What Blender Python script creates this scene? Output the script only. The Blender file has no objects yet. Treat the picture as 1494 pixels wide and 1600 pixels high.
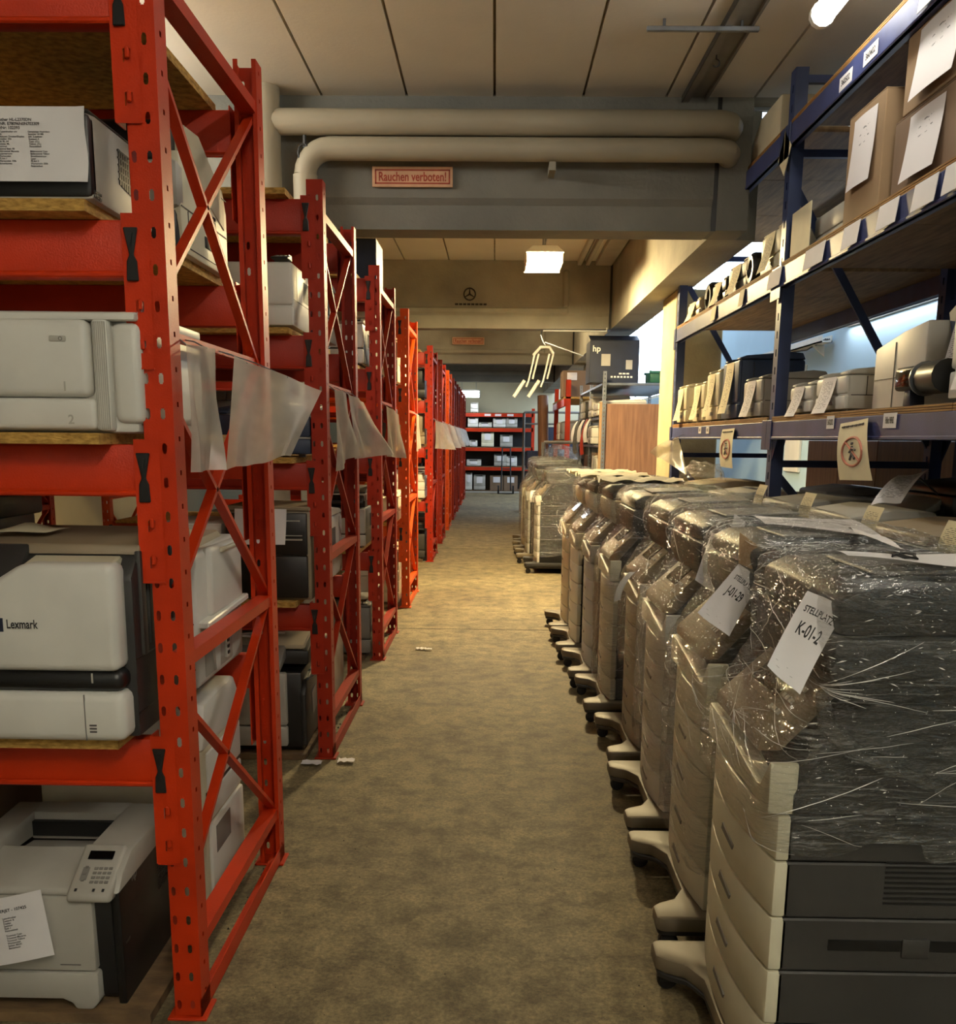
import bpy, bmesh, math, random
from mathutils import Vector, Matrix, noise
random.seed(11)
sc = bpy.context.scene
COL = sc.collection
PI = math.pi
# ------------------------------------------------------------------ camera
# photograph 1494x1600, focal length 1496 px, principal point (747, 968)
cam_d = bpy.data.cameras.new('camera')
cam_d.sensor_fit = 'VERTICAL'; cam_d.sensor_height = 36.0
cam_d.lens = 1496 / 1600 * 36.0
cam_d.shift_y = 168 / 1600
cam_d.clip_start = 0.05; cam_d.clip_end = 200
cam = bpy.data.objects.new('camera', cam_d); COL.objects.link(cam)
p_, y_, r_ = math.atan(283 / 1496), math.radians(.88), math.radians(.55)
fw = Vector((-math.sin(y_) * math.cos(p_), math.cos(y_) * math.cos(p_), -math.sin(p_)))
rt = Vector((math.cos(y_), math.sin(y_), 0)); up = rt.cross(fw)
rt2 = rt * math.cos(r_) + up * math.sin(r_); up2 = up * math.cos(r_) - rt * math.sin(r_)
cam.matrix_world = Matrix(((rt2.x, up2.x, -fw.x, 0), (rt2.y, up2.y, -fw.y, 0), (rt2.z, up2.z, -fw.z, 1.55), (0, 0, 0, 1)))
sc.camera = cam
sc.view_settings.view_transform = 'Standard'; sc.view_settings.look = 'None'
sc.view_settings.gamma = 1; sc.view_settings.use_curve_mapping = False
sc.view_settings.exposure = 0.0
sc.cycles.transparent_max_bounces = 32
# ------------------------------------------------------------------ world and light levels
world = bpy.data.worlds.new('world'); sc.world = world; world.use_nodes = True
bg = world.node_tree.nodes['Background']
bg.inputs[0].default_value = (.55, .75, 1, 1); bg.inputs[1].default_value = 1.0
TUBE_NEAR = 28.0      # fluorescent tube in the first bay
TUBE_BACK = 175.0     # tube behind the camera, same bay
TUBE_WARM = 700.0     # glaring warm lamp in the second bay
TUBE_FAR = 60.0
DAY = 9.0             # frosted window panes
SKY = 4.5             # frosted skylight panes
# ------------------------------------------------------------------ materials
def lin(c):
    if isinstance(c, str):
        c = [int(c[i:i + 2], 16) / 255 for i in (0, 2, 4)]
    return tuple(((v / 12.92) if v <= .04045 else ((v + .055) / 1.055) ** 2.4) for v in c) + (1,)
MATS = {}
def mat(name, col, rough=.5, metal=0., var=.12, scale=6., bump=0., bscale=60., stretch=(1, 1, 1), spec=.5, col2=None, c2pos=(.35, .7), detail=5.):
    m = bpy.data.materials.new(name); m.use_nodes = True; nt = m.node_tree; N = nt.nodes; Lk = nt.links
    b = N['Principled BSDF']; b.inputs['Roughness'].default_value = rough; b.inputs['Metallic'].default_value = metal
    b.inputs['Specular IOR Level'].default_value = spec
    tc = N.new('ShaderNodeTexCoord'); mp = N.new('ShaderNodeMapping'); mp.inputs['Scale'].default_value = stretch
    Lk.new(tc.outputs['Object'], mp.inputs[0])
    nz = N.new('ShaderNodeTexNoise'); nz.inputs['Scale'].default_value = scale; nz.inputs['Detail'].default_value = detail
    Lk.new(mp.outputs[0], nz.inputs[0])
    cr = N.new('ShaderNodeValToRGB'); c = lin(col)
    if col2 is None:
        a = tuple(max(0, v * (1 - var)) for v in c[:3]) + (1,); d = tuple(min(1, v * (1 + var)) for v in c[:3]) + (1,)
    else: a, d = c, lin(col2)
    cr.color_ramp.elements[0].color = a; cr.color_ramp.elements[0].position = c2pos[0]
    cr.color_ramp.elements[1].color = d; cr.color_ramp.elements[1].position = c2pos[1]
    Lk.new(nz.outputs[0], cr.inputs[0]); Lk.new(cr.outputs[0], b.inputs['Base Color'])
    if bump:
        n2 = N.new('ShaderNodeTexNoise'); n2.inputs['Scale'].default_value = bscale; n2.inputs['Detail'].default_value = 4
        Lk.new(mp.outputs[0], n2.inputs[0])
        bp = N.new('ShaderNodeBump'); bp.inputs['Strength'].default_value = bump; bp.inputs['Distance'].default_value = .01
        Lk.new(n2.outputs[0], bp.inputs['Height']); Lk.new(bp.outputs[0], b.inputs['Normal'])
    MATS[name] = m
    return m
def emit(name, col, strength):
    m = bpy.data.materials.new(name); m.use_nodes = True; N = m.node_tree.nodes
    N.remove(N['Principled BSDF']); e = N.new('ShaderNodeEmission'); e.inputs[0].default_value = lin(col); e.inputs[1].default_value = strength
    m.node_tree.links.new(e.outputs[0], N['Material Output'].inputs[0]); MATS[name] = m
    return m
mat('red', 'bb2f07', .42, spec=.3, var=.16, scale=3.5, bump=.12, bscale=220)
mat('red_shaded', '9c240a', .45, spec=.3, var=.18, scale=3, bump=.12, bscale=220)  # same rack red, with the shade on the racks put into the colour
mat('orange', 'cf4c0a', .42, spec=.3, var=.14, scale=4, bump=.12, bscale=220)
mat('blue', '26355f', .42, var=.2, scale=4, bump=.1, bscale=200)
mat('blue_beam', '39426f', .45, var=.2, scale=5, bump=.1, bscale=200)
mat('steel', '8d9298', .35, .8, var=.2, scale=8)
mat('black', '111112', .38, var=.3)
mat('clip', '0c0b0b', .5)
mat('charcoal', '2b2a29', .45, var=.2, bump=.1, bscale=400)
mat('graphite', '34322f', .5, var=.12, bump=.12, bscale=500)
mat('mid_grey', '77746e', .5, var=.1)
mat('light_grey', 'aaa69c', .48, var=.08, bump=.05, bscale=500)
mat('white', 'd2cfc6', .45, var=.05, bump=.05, bscale=600)
mat('cream', 'd6cfb4', .45, var=.06, bump=.05, bscale=600)
mat('beige', 'bfb499', .5, var=.08)
mat('taupe', '8a7a63', .5, var=.1)
mat('base_taupe', '6b604c', .5, var=.1)
mat('slate_blue', '2c3a55', .5, var=.15)
mat('navy', '141d33', .5, var=.2)
mat('brown', '5a4030', .55, var=.2)
mat('screen', '07080a', .12)
mat('hp_blue', '1c66a8', .4)
mat('ink', '1d1b1c', .7, var=.2)
mat('ink_grey', '55504f', .7, var=.2)
mat('ink_red', '9c2f22', .6)
mat('ink_faded', 'b4705c', .7, var=.15, scale=20)
mat('sign_red', 'a3402a', .6, var=.2, scale=20)
mat('sign_face', 'd0a27e', .6, var=.12, scale=10)
mat('paper', 'dcd8d8', .75, var=.03, scale=8, bump=.06, bscale=30)
mat('paper_warm', 'd9cfae', .75, var=.05, scale=8, bump=.06, bscale=30)
mat('film_pleat', 'e6e3dc', .16, var=.04, spec=1.0)  # white pleats and specks, coloured to stand in for glints on the film
mat('osb', '8a6426', .8, var=.4, scale=38, bump=.5, bscale=70, stretch=(1, 1, 3), col2='c59a4c', c2pos=(.3, .62))
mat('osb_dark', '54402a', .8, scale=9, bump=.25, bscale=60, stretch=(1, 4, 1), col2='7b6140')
mat('plywood', '6d5439', .75, scale=5, bump=.15, bscale=80, stretch=(6, .7, 6), col2='8f7350')
mat('ply_edge', 'b0813f', .75, scale=18, stretch=(.4, .4, 14), bump=.2, bscale=30, col2='7a5426')
mat('wood_panel', '74523c', .45, scale=4, stretch=(9, 9, .6), col2='8d674c', bump=.05, bscale=60)
mat('wood_dark', '4a3020', .5, scale=5, stretch=(7, 7, .6), col2='674530', bump=.05, bscale=60)
mat('card', '7d654f', .8, var=.08, scale=5, stretch=(1, 1, .3), bump=.06, bscale=120)
mat('card_light', '94795a', .8, var=.08, scale=5, bump=.06, bscale=120)
mat('tape', 'b79a6a', .35, var=.1)
mat('concrete', '7d7a70', .85, scale=1.6, bump=.4, bscale=35, col2='a29d8d', c2pos=(.3, .7), detail=9)
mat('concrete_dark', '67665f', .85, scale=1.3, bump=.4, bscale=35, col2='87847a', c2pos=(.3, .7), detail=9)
mat('ceil', 'd2ccbf', .8, var=.05, scale=1.5, bump=.1, bscale=40)
mat('ceil_joint', '9c9079', .9, var=.2)
mat('pipe', 'a69d88', .6, var=.08, scale=2)
mat('plaster', 'c9cdce', .8, var=.05, scale=1)
mat('plaster_blue', 'a9c3d4', .8, var=.06, scale=1)
mat('plaster_warm', 'b5ac90', .85, var=.07, scale=1)
mat('lamplit_conc', '9c9170', .85, scale=3, bump=.3, bscale=40, col2='b0a47e', detail=8)  # column concrete with the warm lamp's yellow light mixed into its colour
mat('grime', '2c2620', .9, var=.4, scale=30, bump=.6, bscale=60)
mat('green', '1c5a48', .5)
mat('fabric', '4a4744', .9, var=.3, scale=20)
mat('rope_white', 'd9d9d2', .6)
emit('tube_near', 'fffbee', TUBE_NEAR)
emit('tube_back', 'fff6e2', TUBE_BACK)
emit('fill_left', 'fffbee', 110)
emit('tube_warm', 'ffe3a8', TUBE_WARM)
emit('tube_far', 'f2fbff', TUBE_FAR)
emit('tube_wall', 'f0f8ff', 30)
emit('daylight', 'd8ecff', DAY)
emit('skylight', 'd0e6ff', SKY)
emit('tube_bay3', 'ffe6b4', 330)

def floor_mat():
    m = bpy.data.materials.new('floor_concrete'); m.use_nodes = True; nt = m.node_tree; N = nt.nodes; Lk = nt.links
    b = N['Principled BSDF']; b.inputs['Roughness'].default_value = .72
    tc = N.new('ShaderNodeTexCoord')
    def nz(s, d=8, r=.6):
        n = N.new('ShaderNodeTexNoise'); n.inputs['Scale'].default_value = s; n.inputs['Detail'].default_value = d; n.inputs['Roughness'].default_value = r
        Lk.new(tc.outputs['Object'], n.inputs[0]); return n
    def ramp(n, p0, c0, p1, c1):
        r = N.new('ShaderNodeValToRGB'); r.color_ramp.elements[0].position = p0; r.color_ramp.elements[0].color = lin(c0)
        r.color_ramp.elements[1].position = p1; r.color_ramp.elements[1].color = lin(c1); Lk.new(n.outputs[0], r.inputs[0]); return r
    def mul(a, c, f, mode='MULTIPLY'):
        x = N.new('ShaderNodeMix'); x.data_type = 'RGBA'; x.blend_type = mode; x.inputs[0].default_value = f
        Lk.new(a, x.inputs[6]); Lk.new(c, x.inputs[7]); return x.outputs[2]
    a = ramp(nz(.9), .32, '807050', .7, 'a8986e')
    p = ramp(nz(7, 12, .8), .4, '6f6c66', .58, 'ffffff')
    q = ramp(nz(75, 8, .75), .34, '6c6c68', .62, 'ffffff')
    s = ramp(nz(2.2, 8, .75), .56, '000000', .68, 'b9a989')
    k = ramp(nz(190, 2), .70, '000000', .76, 'd8c9a0')
    o = mul(a.outputs[0], p.outputs[0], .75); o = mul(o, q.outputs[0], .75)
    fk = N.new('ShaderNodeMath'); fk.operation = 'MULTIPLY'
    Lk.new(s.outputs[0], fk.inputs[0]); Lk.new(q.outputs[0], fk.inputs[1])
    x = N.new('ShaderNodeMix'); x.data_type = 'RGBA'; x.inputs[7].default_value = lin('b8a878'); Lk.new(o, x.inputs[6])
    m5 = N.new('ShaderNodeMath'); m5.operation = 'MULTIPLY'; m5.inputs[1].default_value = .55; Lk.new(fk.outputs[0], m5.inputs[0]); Lk.new(m5.outputs[0], x.inputs[0])
    o = mul(x.outputs[2], k.outputs[0], .22, 'ADD')
    Lk.new(o, b.inputs['Base Color'])
    bp = N.new('ShaderNodeBump'); bp.inputs['Strength'].default_value = .35; bp.inputs['Distance'].default_value = .008
    h = nz(45, 9, .75); Lk.new(h.outputs[0], bp.inputs['Height']); Lk.new(bp.outputs[0], b.inputs['Normal'])
    MATS['floor'] = m
floor_mat()

def film_mat(name, base, haze, tint, bumpS, sc_):
    """clear wrinkled packing film: see-through with gloss; haze where it is bunched"""
    m = bpy.data.materials.new(name); m.use_nodes = True; nt = m.node_tree; N = nt.nodes; Lk = nt.links
    N.remove(N['Principled BSDF'])
    tc = N.new('ShaderNodeTexCoord'); mp = N.new('ShaderNodeMapping'); mp.inputs['Scale'].default_value = sc_; mp.inputs['Rotation'].default_value = (.35, .2, .3)
    Lk.new(tc.outputs['Object'], mp.inputs[0])
    n1 = N.new('ShaderNodeTexNoise'); n1.inputs['Scale'].default_value = 30; n1.inputs['Detail'].default_value = 2; n1.inputs['Distortion'].default_value = 1.2
    Lk.new(mp.outputs[0], n1.inputs[0])
    mq = N.new('ShaderNodeMapping'); mq.inputs['Scale'].default_value = (1, 1, 4.5); mq.inputs['Rotation'].default_value = (-.3, .35, 0)
    Lk.new(tc.outputs['Object'], mq.inputs[0])
    n0 = N.new('ShaderNodeTexNoise'); n0.inputs['Scale'].default_value = 7; n0.inputs['Detail'].default_value = 4; n0.inputs['Distortion'].default_value = .8
    Lk.new(mq.outputs[0], n0.inputs[0])
    hs = N.new('ShaderNodeMath'); hs.operation = 'MULTIPLY_ADD'; hs.inputs[1].default_value = .42; Lk.new(n1.outputs[0], hs.inputs[0]); Lk.new(n0.outputs[0], hs.inputs[2])
    bp = N.new('ShaderNodeBump'); bp.inputs['Strength'].default_value = bumpS; bp.inputs['Distance'].default_value = .07
    Lk.new(hs.outputs[0], bp.inputs['Height'])
    tr = N.new('ShaderNodeBsdfTransparent'); tr.inputs[0].default_value = (.93, .93, .92, 1)
    gl = N.new('ShaderNodeBsdfGlossy'); gl.inputs['Roughness'].default_value = .07; Lk.new(bp.outputs[0], gl.inputs['Normal'])
    df = N.new('ShaderNodeBsdfDiffuse'); df.inputs[0].default_value = lin(tint); Lk.new(bp.outputs[0], df.inputs['Normal'])
    fr = N.new('ShaderNodeFresnel'); fr.inputs[0].default_value = 1.5; Lk.new(bp.outputs[0], fr.inputs['Normal'])
    ad = N.new('ShaderNodeMath'); ad.operation = 'MULTIPLY_ADD'; ad.inputs[1].default_value = 1.5; ad.inputs[2].default_value = base; ad.use_clamp = True
    Lk.new(fr.outputs[0], ad.inputs[0])
    mn = N.new('ShaderNodeMath'); mn.operation = 'MINIMUM'; mn.inputs[1].default_value = .22; Lk.new(ad.outputs[0], mn.inputs[0])
    m1 = N.new('ShaderNodeMixShader'); Lk.new(mn.outputs[0], m1.inputs[0]); Lk.new(tr.outputs[0], m1.inputs[1]); Lk.new(gl.outputs[0], m1.inputs[2])
    n2 = N.new('ShaderNodeTexNoise'); n2.inputs['Scale'].default_value = 9; n2.inputs['Detail'].default_value = 6; Lk.new(mp.outputs[0], n2.inputs[0])
    rp = N.new('ShaderNodeMapRange'); rp.inputs[1].default_value = .5; rp.inputs[2].default_value = .75; rp.inputs[3].default_value = 0; rp.inputs[4].default_value = haze
    Lk.new(n2.outputs[0], rp.inputs[0])
    ms = N.new('ShaderNodeMapping'); ms.inputs['Scale'].default_value = (.7, .7, 13); ms.inputs['Rotation'].default_value = (.28, -.4, .1); Lk.new(tc.outputs['Object'], ms.inputs[0])
    n3 = N.new('ShaderNodeTexNoise'); n3.inputs['Scale'].default_value = 3.2; n3.inputs['Detail'].default_value = 2; Lk.new(ms.outputs[0], n3.inputs[0])
    s1 = N.new('ShaderNodeMath'); s1.operation = 'SUBTRACT'; s1.inputs[1].default_value = .5; Lk.new(n3.outputs[0], s1.inputs[0])
    s2 = N.new('ShaderNodeMath'); s2.operation = 'ABSOLUTE'; Lk.new(s1.outputs[0], s2.inputs[0])
    s3 = N.new('ShaderNodeMapRange'); s3.inputs[1].default_value = 0; s3.inputs[2].default_value = .022; s3.inputs[3].default_value = .2; s3.inputs[4].default_value = 0; Lk.new(s2.outputs[0], s3.inputs[0])
    s4 = N.new('ShaderNodeMath'); s4.operation = 'MAXIMUM'; Lk.new(rp.outputs[0], s4.inputs[0]); Lk.new(s3.outputs[0], s4.inputs[1])
    m2 = N.new('ShaderNodeMixShader'); Lk.new(s4.outputs[0], m2.inputs[0]); Lk.new(m1.outputs[0], m2.inputs[1]); Lk.new(df.outputs[0], m2.inputs[2])
    Lk.new(m2.outputs[0], N['Material Output'].inputs[0]); MATS[name] = m
film_mat('film', .05, .07, 'd6d4cf', .8, (1.0, 1.0, 3.2))

def sleeve_mat():
    m = bpy.data.materials.new('sleeve'); m.use_nodes = True; nt = m.node_tree; N = nt.nodes; Lk = nt.links
    N.remove(N['Principled BSDF'])
    tc = N.new('ShaderNodeTexCoord'); nz = N.new('ShaderNodeTexNoise'); nz.inputs['Scale'].default_value = 14; Lk.new(tc.outputs['Object'], nz.inputs[0])
    tr = N.new('ShaderNodeBsdfTransparent'); tr.inputs[0].default_value = (.9, .88, .85, 1)
    df = N.new('ShaderNodeBsdfDiffuse'); df.inputs[0].default_value = lin('d3cbbb')
    tl = N.new('ShaderNodeBsdfTranslucent'); tl.inputs[0].default_value = lin('d3cbbb')
    gl = N.new('ShaderNodeBsdfGlossy'); gl.inputs['Roughness'].default_value = .35
    a = N.new('ShaderNodeMixShader'); a.inputs[0].default_value = .5; Lk.new(df.outputs[0], a.inputs[1]); Lk.new(tl.outputs[0], a.inputs[2])
    mr = N.new('ShaderNodeMapRange'); mr.inputs[1].default_value = .3; mr.inputs[2].default_value = .7; mr.inputs[3].default_value = .58; mr.inputs[4].default_value = .74; Lk.new(nz.outputs[0], mr.inputs[0])
    b = N.new('ShaderNodeMixShader'); Lk.new(mr.outputs[0], b.inputs[0]); Lk.new(tr.outputs[0], b.inputs[1]); Lk.new(a.outputs[0], b.inputs[2])
    c = N.new('ShaderNodeMixShader'); c.inputs[0].default_value = .05; Lk.new(b.outputs[0], c.inputs[1]); Lk.new(gl.outputs[0], c.inputs[2])
    Lk.new(c.outputs[0], N['Material Output'].inputs[0]); MATS['sleeve'] = m
sleeve_mat()
def print_mat(name, paper, rows, cover, x0, x1, y0, y1):
    """sheet with rows of small print, laid out in the sheet's own UV"""
    m = bpy.data.materials.new(name); m.use_nodes = True; nt = m.node_tree; N = nt.nodes; Lk = nt.links
    b = N['Principled BSDF']; b.inputs['Roughness'].default_value = .75
    uv = N.new('ShaderNodeUVMap'); sp = N.new('ShaderNodeSeparateXYZ'); Lk.new(uv.outputs[0], sp.inputs[0])
    def mth(op, a, c=None, v=None):
        n = N.new('ShaderNodeMath'); n.operation = op; Lk.new(a, n.inputs[0])
        if c is not None: Lk.new(c, n.inputs[1])
        if v is not None: n.inputs[1].default_value = v
        return n.outputs[0]
    fr = mth('FRACT', mth('MULTIPLY', sp.outputs[1], v=rows)); ln = mth('LESS_THAN', fr, v=.42)
    mp = N.new('ShaderNodeMapping'); mp.inputs['Scale'].default_value = (7, rows, 1); Lk.new(uv.outputs[0], mp.inputs[0])
    nz = N.new('ShaderNodeTexNoise'); nz.inputs['Scale'].default_value = 1.3; nz.inputs['Detail'].default_value = 3; Lk.new(mp.outputs[0], nz.inputs[0])
    t = mth('GREATER_THAN', nz.outputs[0], v=1 - cover)
    k = mth('MULTIPLY', ln, t)
    for s, op, v in ((0, 'GREATER_THAN', x0), (0, 'LESS_THAN', x1), (1, 'GREATER_THAN', y0), (1, 'LESS_THAN', y1)):
        k = mth('MULTIPLY', k, mth(op, sp.outputs[s], v=v))
    k = mth('MULTIPLY', k, v=.75)
    x = N.new('ShaderNodeMix'); x.data_type = 'RGBA'; x.inputs[6].default_value = lin(paper); x.inputs[7].default_value = lin('39363a'); Lk.new(k, x.inputs[0])
    Lk.new(x.outputs[2], b.inputs['Base Color']); MATS[name] = m
print_mat('print_sheet', 'd9d4d4', 30, .5, .1, .85, .12, .88)
print_mat('print_warm', 'd6cba6', 30, .5, .1, .85, .12, .88)
print_mat('print_few', 'd9d4d4', 14, .42, .3, .75, .55, .85)
# ------------------------------------------------------------------ shapes (verts, faces)
def box(x0, x1, y0, y1, z0, z1):
    v = [(x, y, z) for z in (z0, z1) for y in (y0, y1) for x in (x0, x1)]
    return v, [(0, 2, 3, 1), (4, 5, 7, 6), (0, 1, 5, 4), (2, 6, 7, 3), (0, 4, 6, 2), (1, 3, 7, 5)]
def join(*ss):
    V, F = [], []
    for v, f in ss:
        n = len(V); V += list(v); F += [tuple(i + n for i in q) for q in f]
    return V, F
def xf(s, m): return [tuple(m @ Vector(p)) for p in s[0]], s[1]
def mv(s, x=0, y=0, z=0): return [(p[0] + x, p[1] + y, p[2] + z) for p in s[0]], s[1]
def bev(s, r=.006, seg=2, ang=30):
    bm = bmesh.new(); vs = [bm.verts.new(p) for p in s[0]]
    for f in s[1]: bm.faces.new([vs[i] for i in f])
    bm.normal_update()
    es = [e for e in bm.edges if len(e.link_faces) == 2 and e.calc_face_angle(0) > math.radians(ang)]
    bmesh.ops.bevel(bm, geom=es, offset=r, segments=seg, profile=.5, affect='EDGES', clamp_overlap=True)
    bm.verts.index_update(); o = [tuple(v.co) for v in bm.verts], [tuple(v.index for v in f.verts) for f in bm.faces]
    bm.free(); return o
def rbox(x0, x1, y0, y1, z0, z1, r=.008, seg=2): return bev(box(x0, x1, y0, y1, z0, z1), r, seg)
def prism(pts, ax, a, b):
    def P(p, t): return (t, p[0], p[1]) if ax == 'x' else (p[0], t, p[1]) if ax == 'y' else (p[0], p[1], t)
    n = len(pts); area = sum(pts[i][0] * pts[(i + 1) % n][1] - pts[(i + 1) % n][0] * pts[i][1] for i in range(n))
    if (area < 0) != (ax == 'y'): pts = pts[::-1]
    v = [P(p, a) for p in pts] + [P(p, b) for p in pts]
    f = [tuple(range(n))[::-1], tuple(range(n, 2 * n))] + [(i, (i + 1) % n, n + (i + 1) % n, n + i) for i in range(n)]
    return v, f
def tube(path, r, n=8, cap=True, closed=False):
    P = [Vector(p) for p in path]; V, F = [], []; m = len(P); prev = None
    for i, p in enumerate(P):
        t = (P[min(i + 1, m - 1)] - P[max(i - 1, 0)]).normalized()
        if prev is None: a = t.orthogonal().normalized()
        else: a = (prev - t * prev.dot(t)).normalized()
        prev = a; b = t.cross(a); rr = r[i] if isinstance(r, (list, tuple)) else r
        V += [tuple(p + a * rr * math.cos(2 * PI * k / n) + b * rr * math.sin(2 * PI * k / n)) for k in range(n)]
    for i in range(m - 1):
        F += [(i * n + k, i * n + (k + 1) % n, (i + 1) * n + (k + 1) % n, (i + 1) * n + k) for k in range(n)]
    if cap: F += [tuple(range(n))[::-1], tuple(range((m - 1) * n, m * n))]
    return V, F
def bar(p0, p1, w, h, upv=(0, 0, 1)):
    p0, p1 = Vector(p0), Vector(p1); t = (p1 - p0).normalized(); s = t.cross(Vector(upv)).normalized(); u = s.cross(t)
    v = [tuple(p + s * (a * w / 2) + u * (b * h / 2)) for p in (p0, p1) for b in (-1, 1) for a in (-1, 1)]
    return v, [(0, 2, 3, 1), (4, 5, 7, 6), (0, 1, 5, 4), (2, 6, 7, 3), (0, 4, 6, 2), (1, 3, 7, 5)]
def lathe(prof, n=20):
    V, F = [], []
    for r, z in prof: V += [(r * math.cos(2 * PI * k / n), r * math.sin(2 * PI * k / n), z) for k in range(n)]
    for i in range(len(prof) - 1): F += [(i * n + k, i * n + (k + 1) % n, (i + 1) * n + (k + 1) % n, (i + 1) * n + k) for k in range(n)]
    F += [tuple(range(n))[::-1], tuple(range((len(prof) - 1) * n, len(prof) * n))]
    return V, F
def mesh(name, s, m, smooth=True, uv=None):
    me = bpy.data.meshes.new(name); me.from_pydata(s[0], [], s[1])
    me.materials.append(MATS[m] if isinstance(m, str) else m)
    if uv is not None:
        l = me.uv_layers.new(name='UVMap')
        for lp in me.loops: l.data[lp.index].uv = uv[lp.vertex_index]
    if smooth:
        me.polygons.foreach_set('use_smooth', [True] * len(me.polygons)); me.set_sharp_from_angle(angle=math.radians(34))
    return me
def ob(name, me, parent=None, loc=(0, 0, 0), rot=(0, 0, 0)):
    o = bpy.data.objects.new(name, me); COL.objects.link(o); o.location = loc; o.rotation_euler = rot
    if parent is not None: o.parent = parent
    return o
def part(name, s, m, parent, label=None, smooth=True, loc=(0, 0, 0), rot=(0, 0, 0)):
    o = ob(name, mesh(name, s, m, smooth), parent, loc, rot)
    if label: o['label'] = label
    return o
def thing(name, label, cat, loc=(0, 0, 0), rz=0., group=None, rot=None):
    o = bpy.data.objects.new(name, None); COL.objects.link(o); o.empty_display_size = .1
    o.location = loc; o.rotation_euler = rot or (0, 0, rz); o['label'] = label; o['category'] = cat
    if group: o['group'] = group
    return o
def single(name, label, cat, s, m, group=None, smooth=True, loc=(0, 0, 0), rot=(0, 0, 0), uv=None):
    o = ob(name, mesh(name, s, m, smooth, uv), None, loc, rot); o['label'] = label; o['category'] = cat
    if group: o['group'] = group
    return o
def struct(name, s, m, smooth=False, label=None):
    o = ob(name, mesh(name, s, m, smooth)); o['kind'] = 'structure'
    if label: o['label'] = label
    return o
# thin sheets given by a function (u, v) -> point
def grid(fn, nu=8, nv=8):
    V = [tuple(fn(i / nu, j / nv)) for j in range(nv + 1) for i in range(nu + 1)]
    F = [(j * (nu + 1) + i, j * (nu + 1) + i + 1, (j + 1) * (nu + 1) + i + 1, (j + 1) * (nu + 1) + i) for j in range(nv) for i in range(nu)]
    U = [(i / nu, j / nv) for j in range(nv + 1) for i in range(nu + 1)]
    return (V, F), U
def sheet(name, fn, m, parent=None, label=None, nu=8, nv=8):
    s, U = grid(fn, nu, nv); o = ob(name, mesh(name, s, m, True, U), parent)
    if label: o['label'] = label
    return o
def flat_fn(a, b, c, d, curl=0., n=None):
    """bilinear patch, corners a(0,0) b(1,0) c(1,1) d(0,1); curl bows it along its normal"""
    a, b, c, d = map(Vector, (a, b, c, d)); n = Vector(n) if n else (b - a).cross(d - a).normalized()
    def f(u, v):
        return a * (1 - u) * (1 - v) + b * u * (1 - v) + c * u * v + d * (1 - u) * v + n * curl * (4 * v * (1 - v) + .35 * math.sin(5 * u + 2 * v))
    return f
_txt = {}
def glyphs(body, size=1.0, align='CENTER', xs=1.0):
    k = (body, align)
    if k not in _txt:
        c = bpy.data.curves.new('t', 'FONT'); c.body = body; c.align_x = align; c.align_y = 'CENTER'; c.resolution_u = 3; c.offset = .02
        o = bpy.data.objects.new('t', c); me = bpy.data.meshes.new_from_object(o)
        _txt[k] = [tuple(v.co) for v in me.vertices], [tuple(p.vertices) for p in me.polygons]
        bpy.data.objects.remove(o); bpy.data.curves.remove(c); bpy.data.meshes.remove(me)
    v, f = _txt[k]
    return [(p[0] * size * xs, p[1] * size, 0) for p in v], f
def text(name, body, size, m, parent, mtx, align='CENTER', xs=1.0):
    """flat lettering; mtx maps the text plane (x right, y up, z out)"""
    return part(name, xf(glyphs(body, size, align, xs), mtx), m, parent, smooth=False)
def text_on(name, body, size, m, parent, fn, W, H, cx, cy, align='CENTER', xs=1.0, lift=.0012):
    """lettering wrapped onto a sheet function of width W and height H, at (cx, cy) in metres from its lower left corner"""
    g = glyphs(body, size, align, xs); V = []
    for p in g[0]:
        u, v = (cx + p[0]) / W, (cy + p[1]) / H; q = Vector(fn(u, v)); e = .01
        n = (Vector(fn(u + e, v)) - q).cross(Vector(fn(u, v + e)) - q).normalized(); V.append(tuple(q + n * lift))
    return part(name, (V, g[1]), m, parent, smooth=False)
FRONT = Matrix(((1, 0, 0, 0), (0, 0, -1, 0), (0, 1, 0, 0), (0, 0, 0, 1)))      # text facing -Y
RIGHTF = Matrix(((0, 0, 1, 0), (1, 0, 0, 0), (0, 1, 0, 0), (0, 0, 0, 1)))      # text facing +X
LEFTF = Matrix(((0, 0, -1, 0), (-1, 0, 0, 0), (0, 1, 0, 0), (0, 0, 0, 1)))     # text facing -X
def T(x, y, z): return Matrix.Translation((x, y, z))
# ================================================================== STRUCTURE
struct('floor', box(-6, 3.6, -3, 29.3, -.1, 0), 'floor')
H_C, B_LOW, B_UP = 3.70, 2.89, 3.70
for k, y in enumerate((1.9, 7.75, 13.6)):
    struct('trim_%d' % (k + 2), box(-6, 3.5, y, y + .012, -.001, .0012), 'grime')
YB = [6.6, 12.3, 18.0, 23.6]
JOINT = [-5.62, -5.06, -4.5, -3.94, -3.38, -2.82, -2.26, -1.70, -1.13, -.586, -.028, .535, 1.06]
ceil_root = struct('ceiling', box(-6, 3.6, -3, 6.9, H_C + .02, H_C + .12), 'ceil_joint')
join_far = ob('slab', mesh('slab', box(-6, 1.5, 6.9, 29.3, H_C + .02, H_C + .12), 'ceil_joint', False), ceil_root)
pan = {}
bays = [(-3, 6.6)] + [(YB[i] + .28, (YB + [29.3])[i + 1]) for i in range(4)]
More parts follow.
